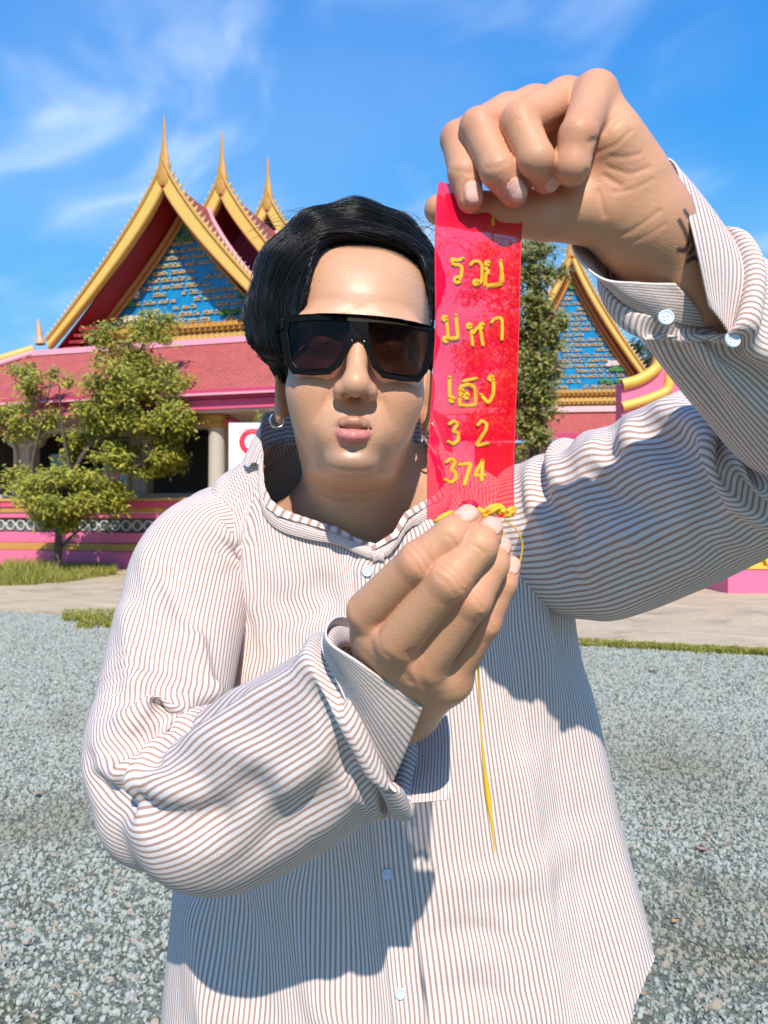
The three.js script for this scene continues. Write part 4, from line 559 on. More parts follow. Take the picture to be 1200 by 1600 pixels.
// trunk of the shirt: rows are cross-sections at a height: [y, middle x, half width, front z, back z]
const rowTab = spline([[0.60, 0.050, 0.330, -0.755, -1.070], [0.72, 0.042, 0.305, -0.765, -1.055], [0.80, 0.034, 0.290, -0.772, -1.045], [0.90, 0.024, 0.270, -0.780, -1.030], [1.00, 0.014, 0.252, -0.784, -1.020], [1.10, 0.006, 0.238, -0.783, -1.010], [1.20, 0.000, 0.224, -0.784, -1.004], [1.28, -0.004, 0.215, -0.790, -0.996], [1.325, -0.010, 0.207, -0.797, -0.988], [1.36, -0.021, 0.187, -0.808, -0.975], [1.385, -0.029, 0.160, -0.813, -0.962], [1.405, -0.036, 0.128, -0.815, -0.950], [1.422, -0.040, 0.094, -0.812, -0.940], [1.440, -0.041, 0.076, -0.808, -0.930]]);
const rowArc = []; { let s = 0, px = 0.076, py = 1.44; for (let i = 0; i <= 400; i++) { const y = 1.44 - i * 0.0021, x = rowTab(y, 2); s += Math.hypot(x - px, y - py); px = x; py = y; rowArc.push([s, y]); } }
const yAt = (s) => { let lo = 0, hi = 400; while (hi - lo > 1) { const m = (lo + hi) >> 1; if (rowArc[m][0] < s) lo = m; else hi = m; } const [a, b] = [rowArc[lo], rowArc[hi]]; return lerp(a[1], b[1], clamp((s - a[0]) / ((b[0] - a[0]) || 1), 0, 1)); };
const sAt = (y) => { let lo = 0, hi = 400; while (hi - lo > 1) { const m = (lo + hi) >> 1; if (rowArc[m][1] > y) lo = m; else hi = m; } return rowArc[hi][0]; };
function crossSection(t, y) { // t: 0 at the back, 0.5 at the front
  const a = (t - 0.5) * 2 * Math.PI, n = 2.5, s = Math.sin(a), c = Math.cos(a), e = 2 / n, X = Math.sign(s) * Math.pow(Math.abs(s), e), Z = Math.sign(c) * Math.pow(Math.abs(c), e);
  const w = rowTab(y, 2), zf = rowTab(y, 3), zb = rowTab(y, 4), zm = (zf + zb) / 2; return V(rowTab(y, 1) + w * X, y, zm + (zf - zm) * Z);
}
const NECK = [[[0, 1.44], [0.06, 1.438], [0.11, 1.432], [0.161, 1.42], [0.198, 1.40], [0.212, 1.362], [0.222, 1.343], [0.2332, 1.334], [0.2459, 1.320], [0.252, 1.302]], [[0, 1.44], [0.06, 1.438], [0.11, 1.432], [0.161, 1.42], [0.200, 1.40], [0.2160, 1.372], [0.2287, 1.356], [0.2423, 1.342], [0.252, 1.302]]].map(spline); // heights of the neckline by turn away from the back, right and left side of the body
const neckTop = (t) => { const f = ((t % 1) + 1) % 1; return NECK[f < 0.5 ? 0 : 1](Math.min(0.252, (f < 0.5 ? f : 1 - f) * 0.504)); };
const hemY = (t) => { const a = Math.sin((t - 0.5) * 2 * Math.PI), f = Math.cos((t - 0.5) * 2 * Math.PI); return 0.70 + 0.03 * (f < 0 ? 1 : 0) * -f + (a > 0 ? 0.165 : 0.05) * smooth(0.35, 1.0, Math.abs(a)); };
const folds = [ // ridges (+) and valleys (-) of the cloth: from, to, half width (m), height (m)
  [P(345, 1045, 0.80), P(520, 915, 0.79), 0.012, -0.010], [P(365, 985, 0.80), P(470, 925, 0.79), 0.009, -0.007], [P(360, 1015, 0.80), P(500, 950, 0.79), 0.009, 0.009], [P(350, 1090, 0.80), P(520, 1010, 0.79), 0.012, 0.008],
  [P(380, 760, 0.82), P(395, 850, 0.80), 0.007, -0.005], [P(330, 740, 0.84), P(350, 940, 0.81), 0.010, 0.007], [P(300, 790, 0.85), P(352, 900, 0.81), 0.008, -0.006], [P(410, 800, 0.81), P(420, 980, 0.79), 0.02, 0.006],
  [P(640, 1475, 0.77), P(800, 1455, 0.78), 0.006, -0.005], [P(690, 1560, 0.77), P(800, 1545, 0.78), 0.006, -0.004], [P(700, 1390, 0.78), P(940, 1330, 0.80), 0.012, 0.005], [P(870, 900, 0.82), P(905, 1060, 0.82), 0.016, -0.007], [P(780, 850, 0.81), P(850, 1050, 0.81), 0.02, 0.006],
  [P(300, 1400, 0.83), P(330, 1600, 0.82), 0.018, 0.014], [P(370, 1380, 0.81), P(410, 1600, 0.80), 0.016, -0.012], [P(440, 1370, 0.79), P(490, 1590, 0.78), 0.018, 0.012], [P(520, 1340, 0.79), P(560, 1600, 0.78), 0.014, -0.008],
  [P(930, 1100, 0.84), P(1000, 1500, 0.86), 0.030, 0.006], [P(880, 1150, 0.81), P(930, 1560, 0.82), 0.030, -0.006], [P(800, 1200, 0.79), P(840, 1600, 0.79), 0.025, 0.008]];
function foldAt(p) { let d = 0; for (const [a, b, w, h] of folds) { const ab = b.clone().sub(a), t = p.clone().sub(a).dot(ab) / ab.lengthSq(); if (t < -0.3 || t > 1.3) continue; const q = a.clone().addScaledVector(ab, clamp(t, 0, 1)), r = Math.hypot(q.x - p.x, q.y - p.y) / w; if (r < 2.5 && Math.abs(q.z - p.z) < 0.1) d += h * Math.exp(-r * r) * smooth(-0.25, 0.15, t) * smooth(1.25, 0.85, t); } return d; }
function shirtPoint(t, v) {
  const y0 = neckTop(t), y1 = hemY(t), y = yAt(lerp(sAt(y0), sAt(y1), v)), p = crossSection(t, y), m = V(rowTab(y, 1), y, (rowTab(y, 3) + rowTab(y, 4)) / 2), n = p.clone().sub(m).normalize();
  return p.addScaledVector(n, foldAt(p));
}
const refArc = []; { let s = 0, q = crossSection(0.5, 1.2); for (let i = 0; i <= 200; i++) { const p = crossSection(0.5 + i / 400, 1.2); s += p.distanceTo(q); q = p; refArc.push([s, p.x - rowTab(1.2, 1)]); } }
function stripeAt(t, x, y) { // girth from the middle of the front; above the chest the stripes run straight up
  const k = t - 0.5, i = clamp(Math.abs(k) * 400, 0, 200), lo = Math.floor(i), below = lerp(refArc[lo][0], refArc[Math.min(200, lo + 1)][0], i - lo);
  const dx = Math.abs(x - rowTab(y, 1)); let j = 1; while (j < 100 && refArc[j][1] < dx) j++; const A = refArc[j - 1], Z = refArc[j], over = lerp(A[0], Z[0], clamp((dx - A[1]) / ((Z[1] - A[1]) || 1), 0, 1)), above = Math.abs(k) <= 0.25 ? over : 2 * refArc[100][0] - over;
  return Math.sign(k) * lerp(above, below, smooth(1.30, 1.18, y));
}
const TNU = 260, TNV = 170;
const gTorso = cloth({
  nu: TNU, nv: TNV, closed: true, skew: true, relax: 7, shape: shirtPoint, seed: 3.3, steps: 70, noise: 0.002, bend: 7, stiff: 0.5, drop: 0.00004,
  restU: (i, j, l) => l * 1.004, restV: (i, j, l) => l * 1.003, pin: (t, v) => (v < 0.006 ? 1 : 0), pull: (t, v) => 0.05,
  uvOf: (i, j, tgt, id) => { const a = id(i, j) * 3; return [stripeAt(i / TNU, tgt[a], tgt[a + 1]) * 1.3 + PITCH * 0.3, tgt[a + 1]]; },
});
const shirt = worn('shirt', gTorso, cotton);
// sleeves: tubes about the arms, longer than the arm so that they gather
function sleeve({ axis, end, nu, nv, slack, seed, ref, pins = [0.02, 1.01], pullAt, drop, shift = 0, sq = [1, 1], bend, relax, lines = [] }) {
  const curve = new THREE.CatmullRomCurve3(axis.map((a) => a[0]), false, 'centripetal'), M = 120, pts = [], rad = [], fr = [], len = curve.getLength();
  const cum = curve.getLengths(400), tot = cum[400]; const knots = axis.map((a) => { let best = 0, bd = 1e9; for (let i = 0; i <= 400; i++) { const d = curve.getPoint(i / 400).distanceTo(a[0]); if (d < bd) { bd = d; best = i; } } return cum[best] / tot; });
  const rTab = spline(axis.map((a, i) => [knots[i], a[1]]));
  let n = ref.clone();
  for (let i = 0; i <= M; i++) { const p = curve.getPointAt(i / M), t = curve.getTangentAt(i / M); n.addScaledVector(t, -n.dot(t)).normalize(); pts.push(p); rad.push(rTab(i / M)); fr.push([n.clone(), new THREE.Vector3().crossVectors(t, n)]); }
  let ring = null; if (end) { // the last stretch runs into the cuff's seam
    const c = new THREE.CatmullRomCurve3(end, true, 'centripetal'), q = c.getSpacedPoints(360), tip = pts[M], N = fr[M][0], B = fr[M][1], r = rad[M]; let best = null, bd = 1e9;
    for (const s of [1, -1]) for (let k = 0; k < 360; k += 4) { let d = 0; for (let m = 0; m < 24; m++) { const a = m / 24 * 6.28318, w = tip.clone().addScaledVector(N, Math.cos(a) * r).addScaledVector(B, Math.sin(a) * r); d += w.distanceToSquared(q[((k + s * Math.round(m * 15)) % 360 + 360) % 360]); } if (d < bd) { bd = d; best = [s, k]; } }
    ring = (u) => { const f = ((best[1] + best[0] * u * 360) % 360 + 360) % 360, i = Math.floor(f); return q[i].clone().lerp(q[i + 1], f - i); };
  }
  const shape = (u, v) => { const p = tubeAt(u, v); if (ring) p.lerp(ring(u), smooth(0.72, 1, v)); return p; };
  const tubeAt = (u, v) => { const f = v * M, i = Math.min(M - 1, Math.floor(f)), t = f - i, a = u * 2 * Math.PI, c = pts[i].clone().lerp(pts[i + 1], t), r = lerp(rad[i], rad[i + 1], t), N = fr[i][0].clone().lerp(fr[i + 1][0], t).normalize(), B = fr[i][1].clone().lerp(fr[i + 1][1], t).normalize();
    const o = N.multiplyScalar(Math.cos(a) * r * sq[0]).addScaledVector(B, Math.sin(a) * r * sq[1]), p = c.clone().add(o); let d = 0;
    const X = 600 - FOCAL * p.x / p.z, Y = 800 + FOCAL * (p.y - EYE) / p.z; for (const [x0, y0, x1, y1, w, h] of lines) { const ax = x1 - x0, ay = y1 - y0, s = ((X - x0) * ax + (Y - y0) * ay) / (ax * ax + ay * ay), c = clamp(s, 0, 1), k = Math.hypot(x0 + ax * c - X, y0 + ay * c - Y) / w; if (k < 3) d += 1.35 * h * Math.exp(-1.3 * Math.pow(k, 1.25)) * smooth(-0.2, 0.15, s) * smooth(1.2, 0.85, s) * smooth(-0.35, 0.15, o.z / r); }
    return p.addScaledVector(o.normalize(), d); };
  const step = len / (nv - 1);
  return cloth({ nu, nv, closed: true, shape, seed, steps: 130, noise: 0.006, stiff: 0.45, bend: bend ?? 5, relax: relax ?? 1, drop: drop ?? 0.00006, restU: (i, j, l) => Math.max(2 * Math.PI * rTab(j / (nv - 1)) / nu, Math.min(l, 2 * Math.PI * rTab(j / (nv - 1)) / nu * 1.22) * 0.99), restV: (i, j, l) => Math.max(step * slack(j / (nv - 1)), Math.min(l, step * 1.5) * 0.99),
    pin: (t, v) => (v < pins[0] || v > pins[1] ? 1 : 0), pull: (t, v) => pullAt(v),
    colliders: (pos, o) => { for (const c of armPrims) { const d = cone(pos[o], pos[o + 1], pos[o + 2], c) - 0.006; if (d < 0) { const dx = c[4] - c[0], dy = c[5] - c[1], dz = c[6] - c[2], t = clamp(((pos[o] - c[0]) * dx + (pos[o + 1] - c[1]) * dy + (pos[o + 2] - c[2]) * dz) / (dx * dx + dy * dy + dz * dz), 0, 1), x = pos[o] - c[0] - dx * t, y = pos[o + 1] - c[1] - dy * t, z = pos[o + 2] - c[2] - dz * t, l = Math.hypot(x, y, z) || 1; pos[o] -= x / l * d; pos[o + 1] -= y / l * d; pos[o + 2] -= z / l * d; } } },
    uvOf: (i, j) => [i / nu * Math.round(2 * Math.PI * 0.066 / PITCH) * PITCH + shift, j * step] });
}
const SEAM_R = [P(606, 1240, 0.492), P(572, 1170, 0.470), P(535, 1080, 0.462), P(504, 1012, 0.474), P(528, 985, 0.530), P(600, 1060, 0.575), P(632, 1180, 0.565), P(618, 1258, 0.530)];
const SEAM_L = [P(1112, 515, 0.496), P(1045, 503, 0.482), P(985, 484, 0.480), P(945, 440, 0.492), P(960, 400, 0.525), P(1045, 330, 0.550), P(1118, 345, 0.525), P(1172, 430, 0.488), P(1148, 535, 0.478)];
const gSleeveR = sleeve({ seed: 11.1, nu: 112, nv: 150, ref: V(0, 0, -1), drop: 0.00010,
  end: SEAM_R, axis: [[P(385, 838, 0.890), 0.060], [P(314, 868, 0.855), 0.066], [P(274, 980, 0.790), 0.060], [P(250, 1105, 0.728), 0.060], [P(230, 1190, 0.682), 0.058], [P(280, 1236, 0.652), 0.058], [P(335, 1252, 0.625), 0.072], [P(420, 1212, 0.590), 0.068], [P(500, 1160, 0.555), 0.060], [P(560, 1120, 0.525), 0.053]],
  slack: (v) => 1.0 + 0.12 * smooth(0.30, 0.45, v) * smooth(1.0, 0.7, v) + 0.1 * smooth(0.7, 0.9, v), pullAt: (v) => 0.16, pins: [0.012, 0.992],
  lines: [[150, 1222, 225, 1262, 15, -0.013], [225, 1262, 318, 1312, 16, -0.016], [150, 1186, 292, 1270, 20, 0.012], [282, 1225, 304, 1316, 11, -0.014], [282, 1178, 345, 1140, 18, 0.012], [345, 1140, 410, 1104, 18, 0.012], [400, 1120, 480, 1112, 13, -0.012], [300, 1190, 384, 1275, 16, 0.012], [322, 1250, 388, 1345, 18, -0.013], [493, 1105, 375, 1285, 22, 0.016], [460, 1215, 400, 1320, 18, -0.010], [520, 1190, 450, 1330, 16, 0.009],
    [130, 1195, 195, 1178, 12, -0.012], [250, 890, 305, 985, 14, -0.006], [200, 950, 215, 1090, 20, 0.006], [300, 980, 330, 1110, 18, 0.007], [225, 860, 250, 960, 14, 0.005], [190, 1130, 330, 1085, 18, 0.010], [200, 1160, 330, 1120, 12, -0.010]] });
const sleeveR = worn('sleeve', gSleeveR, cotton);
const gSleeveL = sleeve({ seed: 23.7, bend: 6, relax: 4, nu: 124, nv: 150, ref: V(0, 0, -1), drop: 0.00010,
  end: SEAM_L, axis: [[P(828, 840, 0.890), 0.086], [P(930, 824, 0.835), 0.098], [P(1035, 782, 0.770), 0.094], [P(1145, 735, 0.700), 0.084], [P(1245, 700, 0.645), 0.074], [P(1285, 665, 0.605), 0.067], [P(1240, 610, 0.580), 0.062], [P(1165, 545, 0.545), 0.056], [P(1090, 462, 0.510), 0.046]],
  slack: (v) => 1.01 + 0.05 * smooth(0.3, 0.5, v) * smooth(1.0, 0.7, v) + 0.06 * smooth(0.7, 0.9, v), pullAt: (v) => 0.14, pins: [0.012, 0.992],
  lines: [[953, 655, 956, 720, 12, -0.0074], [861, 740, 951, 694, 24, 0.0074], [965, 696, 1046, 636, 21, 0.0099], [1005, 665, 1060, 700, 20, -0.0112], [1040, 690, 1090, 712, 18, -0.0087], [899, 886, 985, 835, 24, 0.0081], [985, 835, 1070, 806, 24, 0.0081], [922, 750, 985, 792, 27, -0.0087], [985, 792, 1055, 812, 21, -0.0074], [1084, 713, 1125, 780, 24, -0.0087], [1110, 700, 1160, 790, 24, 0.0081], [940, 960, 1100, 860, 32, 0.0050], [880, 800, 890, 900, 18, -0.0062],
    [1036, 566, 1090, 660, 21, 0.0074], [1090, 660, 1141, 752, 21, 0.0074], [1074, 600, 1170, 692, 18, -0.0081], [1131, 388, 1205, 428, 13, -0.0074], [1120, 560, 1210, 640, 21, 0.0062], [1150, 560, 1220, 610, 16, -0.0062]] });
const sleeveL = worn('sleeve', gSleeveL, cotton);
// ---- lofted pieces: a net of points, smoothed both ways
function loft(net, nu, nv, uvOf) {
  const rows = net.map((r) => new THREE.CatmullRomCurve3(r, false, 'centripetal')), pos = [], uv = [], idx = [];
  for (let i = 0; i <= nu; i++) { const col = new THREE.CatmullRomCurve3(rows.map((c) => c.getPoint(i / nu)), false, 'centripetal'); for (let j = 0; j <= nv; j++) { const p = net.length > 2 ? col.getPoint(j / nv) : rows[0].getPoint(i / nu).lerp(rows[1].getPoint(i / nu), j / nv); pos.push(p.x, p.y, p.z); uv.push(...uvOf(i / nu, j / nv)); } }
  for (let i = 0; i < nu; i++) for (let j = 0; j < nv; j++) { const a = i * (nv + 1) + j, b = a + nv + 1; idx.push(a, a + 1, b, b, a + 1, b + 1); }
  const g = new THREE.BufferGeometry(); g.setAttribute('position', new THREE.Float32BufferAttribute(pos, 3)); g.setAttribute('uv', new THREE.Float32BufferAttribute(uv, 2)); g.setIndex(idx); g.computeVertexNormals(); return g;
}
function thicken(g, t) { // cloth of two layers: both faces and the rim between them
  const p = g.attributes.position, n = g.attributes.normal, q = g.clone(), c = p.count, ix = g.index.array, pos = [...p.array], uv = [...g.attributes.uv.array, ...g.attributes.uv.array], out = [...ix], edges = new Map();
  for (let i = 0; i < c; i++) pos.push(p.getX(i) - n.getX(i) * t, p.getY(i) - n.getY(i) * t, p.getZ(i) - n.getZ(i) * t);
  for (let i = 0; i < ix.length; i += 3) { out.push(ix[i] + c, ix[i + 2] + c, ix[i + 1] + c); for (let k = 0; k < 3; k++) { const a = ix[i + k], b = ix[i + (k + 1) % 3], key = Math.min(a, b) * c + Math.max(a, b); edges.set(key, edges.has(key) ? null : [a, b]); } }
  for (const e of edges.values()) if (e) out.push(e[0], e[0] + c, e[1], e[1], e[0] + c, e[1] + c);
  q; const r = new THREE.BufferGeometry(); r.setAttribute('position', new THREE.Float32BufferAttribute(pos, 3)); r.setAttribute('uv', new THREE.Float32BufferAttribute(uv, 2)); r.setIndex(out); r.computeVertexNormals(); return r;
}
const buttonMat = new THREE.MeshPhysicalMaterial({ color: lin(0.60, 0.68, 0.80), roughness: 0.25, clearcoat: 0.6 });
const threadMat = mat([0.75, 0.74, 0.72], 0.9);
function button(c, n, r = 0.0056, parent) {
  const prof = [[0, 0.0010], [0.55, 0.0009], [0.72, 0.0016], [0.9, 0.0018], [1, 0.0008], [0.95, -0.0004], [0, -0.0004]].map(([a, b]) => new THREE.Vector2(a * r, b)), g = new THREE.LatheGeometry(prof, 28);
  const q = new THREE.Quaternion().setFromUnitVectors(V(0, 1, 0), n.clone().normalize()); g.applyQuaternion(q); const p = c.clone().addScaledVector(n, 0.0006); g.translate(p.x, p.y, p.z); const b = worn('button', g, buttonMat, parent);
  const h = []; for (const [x, z] of [[1, 1], [-1, 1], [1, -1], [-1, -1]]) { const k = new THREE.CylinderGeometry(r * 0.13, r * 0.13, 0.0006, 8); k.translate(x * r * 0.24, 0.0011, z * r * 0.24); h.push(k); }
  const hg = join(h); hg.applyQuaternion(q); hg.translate(p.x, p.y, p.z); worn('thread', hg, threadMat, b);
}
// ---- placket and its buttons, following the draped front
const tp = gTorso.userData;
const torsoP = (t, j) => { const f = ((t % 1) + 1) % 1 * TNU, i = Math.floor(f), k = f - i, a = tp.id(i, j) * 3, b = tp.id(i + 1, j) * 3; return V(lerp(tp.pos[a], tp.pos[b], k), lerp(tp.pos[a + 1], tp.pos[b + 1], k), lerp(tp.pos[a + 2], tp.pos[b + 2], k)); };
const torsoN = (t, j) => { const a = torsoP(t + 0.012, j).sub(torsoP(t - 0.012, j)), b = torsoP(t, Math.min(TNV - 1, j + 2)).sub(torsoP(t, Math.max(0, j - 2))); const n = new THREE.Vector3().crossVectors(b, a).normalize(); return n.z < 0 && Math.abs(t - 0.5) < 0.2 ? n.negate() : n; };
{
  const pos = [], uv = [], idx = [], cols = 8, half = 0.0165;
  for (let j = 0; j < TNV; j++) { const w = torsoP(0.52, j).distanceTo(torsoP(0.48, j)) / 0.04; for (let i = 0; i <= cols; i++) { const o = (i / cols - 0.5) * 2 * half, t = 0.5 + (o + 0.003) / w, p = torsoP(t, j), n = torsoN(t, j), up = i === 0 || i === cols ? 0.0008 : 0.0044; p.addScaledVector(n, up); pos.push(p.x, p.y, p.z); uv.push(o * 1.15 + PITCH * 0.55, p.y); } }
  for (let j = 0; j + 1 < TNV; j++) for (let i = 0; i < cols; i++) { const a = j * (cols + 1) + i, c = a + cols + 1; idx.push(a, c, a + 1, a + 1, c, c + 1); }
  const g = new THREE.BufferGeometry(); g.setAttribute('position', new THREE.Float32BufferAttribute(pos, 3)); g.setAttribute('uv', new THREE.Float32BufferAttribute(uv, 2)); g.setIndex(idx); g.computeVertexNormals();
  const pl = worn('placket', g, cotton, shirt);
  for (const y of [1.292, 1.225, 1.105, 0.985, 0.868]) { let j = 1; while (j < TNV - 1 && torsoP(0.5, j).y > y) j++; const n = torsoN(0.5, j); button(torsoP(0.5, j).addScaledVector(n, 0.0048), n, 0.0058, pl); }
}
// ---- collar: stand round the neckline, and the leaf folded over it, worn open
{
  const neck = []; for (let i = 0; i <= 140; i++) { const t = 0.498 + i / 140 * 1.004; neck.push(torsoP(t, 0)); }  // from the middle of the front round the back
  const line = new THREE.CatmullRomCurve3(neck, false, 'centripetal'), n = 120, leafA = [], stand = [], top = [];
  const C = V(-0.040, 1.40, -0.872);
  for (let i = 0; i <= n; i++) {
    const t = i / n, p = line.getPoint(t), out = V(p.x - C.x, 0, p.z - C.z).normalize(), back = Math.sin(Math.PI * t), front = 1 - smooth(0.0, 0.22, Math.min(t, 1 - t));
    const h = lerp(0.007, 0.037, smooth(0.03, 0.24, Math.min(t, 1 - t)));
    const q = p.clone().addScaledVector(out, lerp(0.002, 0.004, back)); q.y += h * lerp(0.85, 1, back); q.z += front * 0.008; q.addScaledVector(out, front * -0.006);
    { const b = p.clone().addScaledVector(out, 0.003); b.y -= 0.006 + 0.008 * front * smooth(0.0, 0.06, Math.min(t, 1 - t)); b.z += front * 0.004; stand.push(b); } top.push(q);
    const side = Math.min(t, 1 - t), fl = (0.006 + 0.040 * smooth(0.08, 0.28, side) + 0.030 * Math.exp(-Math.pow((side - 0.17) / 0.045, 2))) * smooth(0.0, 0.08, side), e = q.clone().addScaledVector(out, 0.005 + 0.004 * smooth(0.1, 0.25, side) + 0.010 * Math.exp(-Math.pow((side - 0.17) / 0.05, 2))); e.y -= fl * (0.85 + 0.12 * Math.sin(t * 43 + 1) + 0.08 * Math.sin(t * 97)); e.addScaledVector(out, 0.003 * Math.sin(t * 61) + 0.002 * Math.sin(t * 130)); leafA.push(e);
  }
  const mid = stand.map((s, i) => s.clone().lerp(top[i], 0.5).addScaledVector(V(s.x - C.x, 0, s.z - C.z).normalize(), 0.003));
  const L = line.getLength(), stripe = (u, v) => [v * 0.036 + u * 0.02, u * L];
  const st = worn('collar', thicken(loft([stand, mid, top], 160, 8, stripe), 0.0012), cotton, shirt);
  const fold = top.map((q, i) => { const o = q.clone().lerp(leafA[i], 0.25); o.y += 0.004; return o; });
  worn('collar_leaf', thicken(loft([top.map((q) => { const o = q.clone(); o.y += 0.0005; return o; }), fold, leafA], 96, 10, (u, v) => [u * L + 0.001, v * 0.04]), 0.0012), cotton, st);
}
// ---- cuffs, unbuttoned and standing open
const across = (s, l) => (u, v) => [v * s, u * l];
{
  // right cuff: from the near slit edge round behind the wrist to the far edge
  const seam = SEAM_R;
  const rim = [P(660, 1107, 0.448), P(615, 1074, 0.441), P(560, 1036, 0.435), P(512, 1003, 0.448), P(535, 962, 0.520), P(640, 1010, 0.580), P(697, 1110, 0.565), P(702, 1250, 0.528)];
  const midr = seam.map((s, i) => s.clone().lerp(rim[i], 0.5).add(V(0, 0, i < 4 ? 0.003 : 0)));
  worn('cuff', thicken(loft([seam, midr, rim], 64, 12, (u, v) => [v * 0.068, u * 0.26]), 0.0014), cotton, sleeveR);
  const hem = new THREE.CatmullRomCurve3(seam, false, 'centripetal'); worn('seam', new THREE.TubeGeometry(hem, 80, 0.0009, 6), mat([0.74, 0.73, 0.72], 0.9), sleeveR);
  // left cuff
  const seamL = SEAM_L;
  const rimL = [P(1056, 443, 0.470), P(995, 441, 0.466), P(935, 434, 0.468), P(893, 388, 0.484), P(925, 330, 0.525), P(1000, 262, 0.540), P(1046, 247, 0.505), P(1076, 330, 0.456), P(1110, 478, 0.462)];
  const midL = seamL.map((s, i) => s.clone().lerp(rimL[i], 0.5).add(V(0, 0, 0.002)));
  const cuffL = worn('cuff', thicken(loft([seamL, midL, rimL], 72, 12, (u, v) => [v * 0.060, u * 0.26]), 0.0014), cotton, sleeveL);
  button(P(1040, 497, 0.4780), V(-0.1, 0.1, 1).normalize(), 0.0052, cuffL); button(P(1143, 532, 0.4740), V(0.1, 0.1, 1).normalize(), 0.0052, cuffL);
}
// ---- trousers and shoes (below the frame)
{
  const denim = mat([0.035, 0.045, 0.075], 0.85), leg = (s) => [cn(V(0.02 + s * 0.085, 0.80, -0.905), 0.080, V(0.03 + s * 0.115, 0.46, -0.885), 0.085), cn(V(0.03 + s * 0.115, 0.46, -0.885), 0.085, V(0.03 + s * 0.12, 0.10, -0.91), 0.072)];
  const L = [...leg(-1), ...leg(1), cn(V(-0.05, 0.88, -0.905), 0.088, V(0.09, 0.88, -0.905), 0.088)];
  worn('trousers', meshField((x, y, z) => { let d = 1e9; for (const c of L) d = smin(d, cone(x, y, z, c), 0.02); return smax(smax(d, 0.05 - y, 0.006), y - 0.99, 0.01); }, [-0.3, 0.02, -1.1], [0.36, 1.02, -0.7], 0.01), denim);
  for (const s of [-1, 1]) { const x = 0.03 + s * 0.125, f = (a, b, c) => smax(smin(cone(a, b, c, [x, 0.05, -0.93, 0.045, x + s * 0.02, 0.035, -0.76, 0.04]), cone(a, b, c, [x, 0.09, -0.93, 0.045, x, 0.05, -0.93, 0.048]), 0.02), 0.004 - b, 0.006); worn('shoe', meshField(f, [x - 0.09, -0.01, -1.02], [x + 0.09, 0.17, -0.68], 0.007), mat([0.04, 0.04, 0.04], 0.6)); }
}
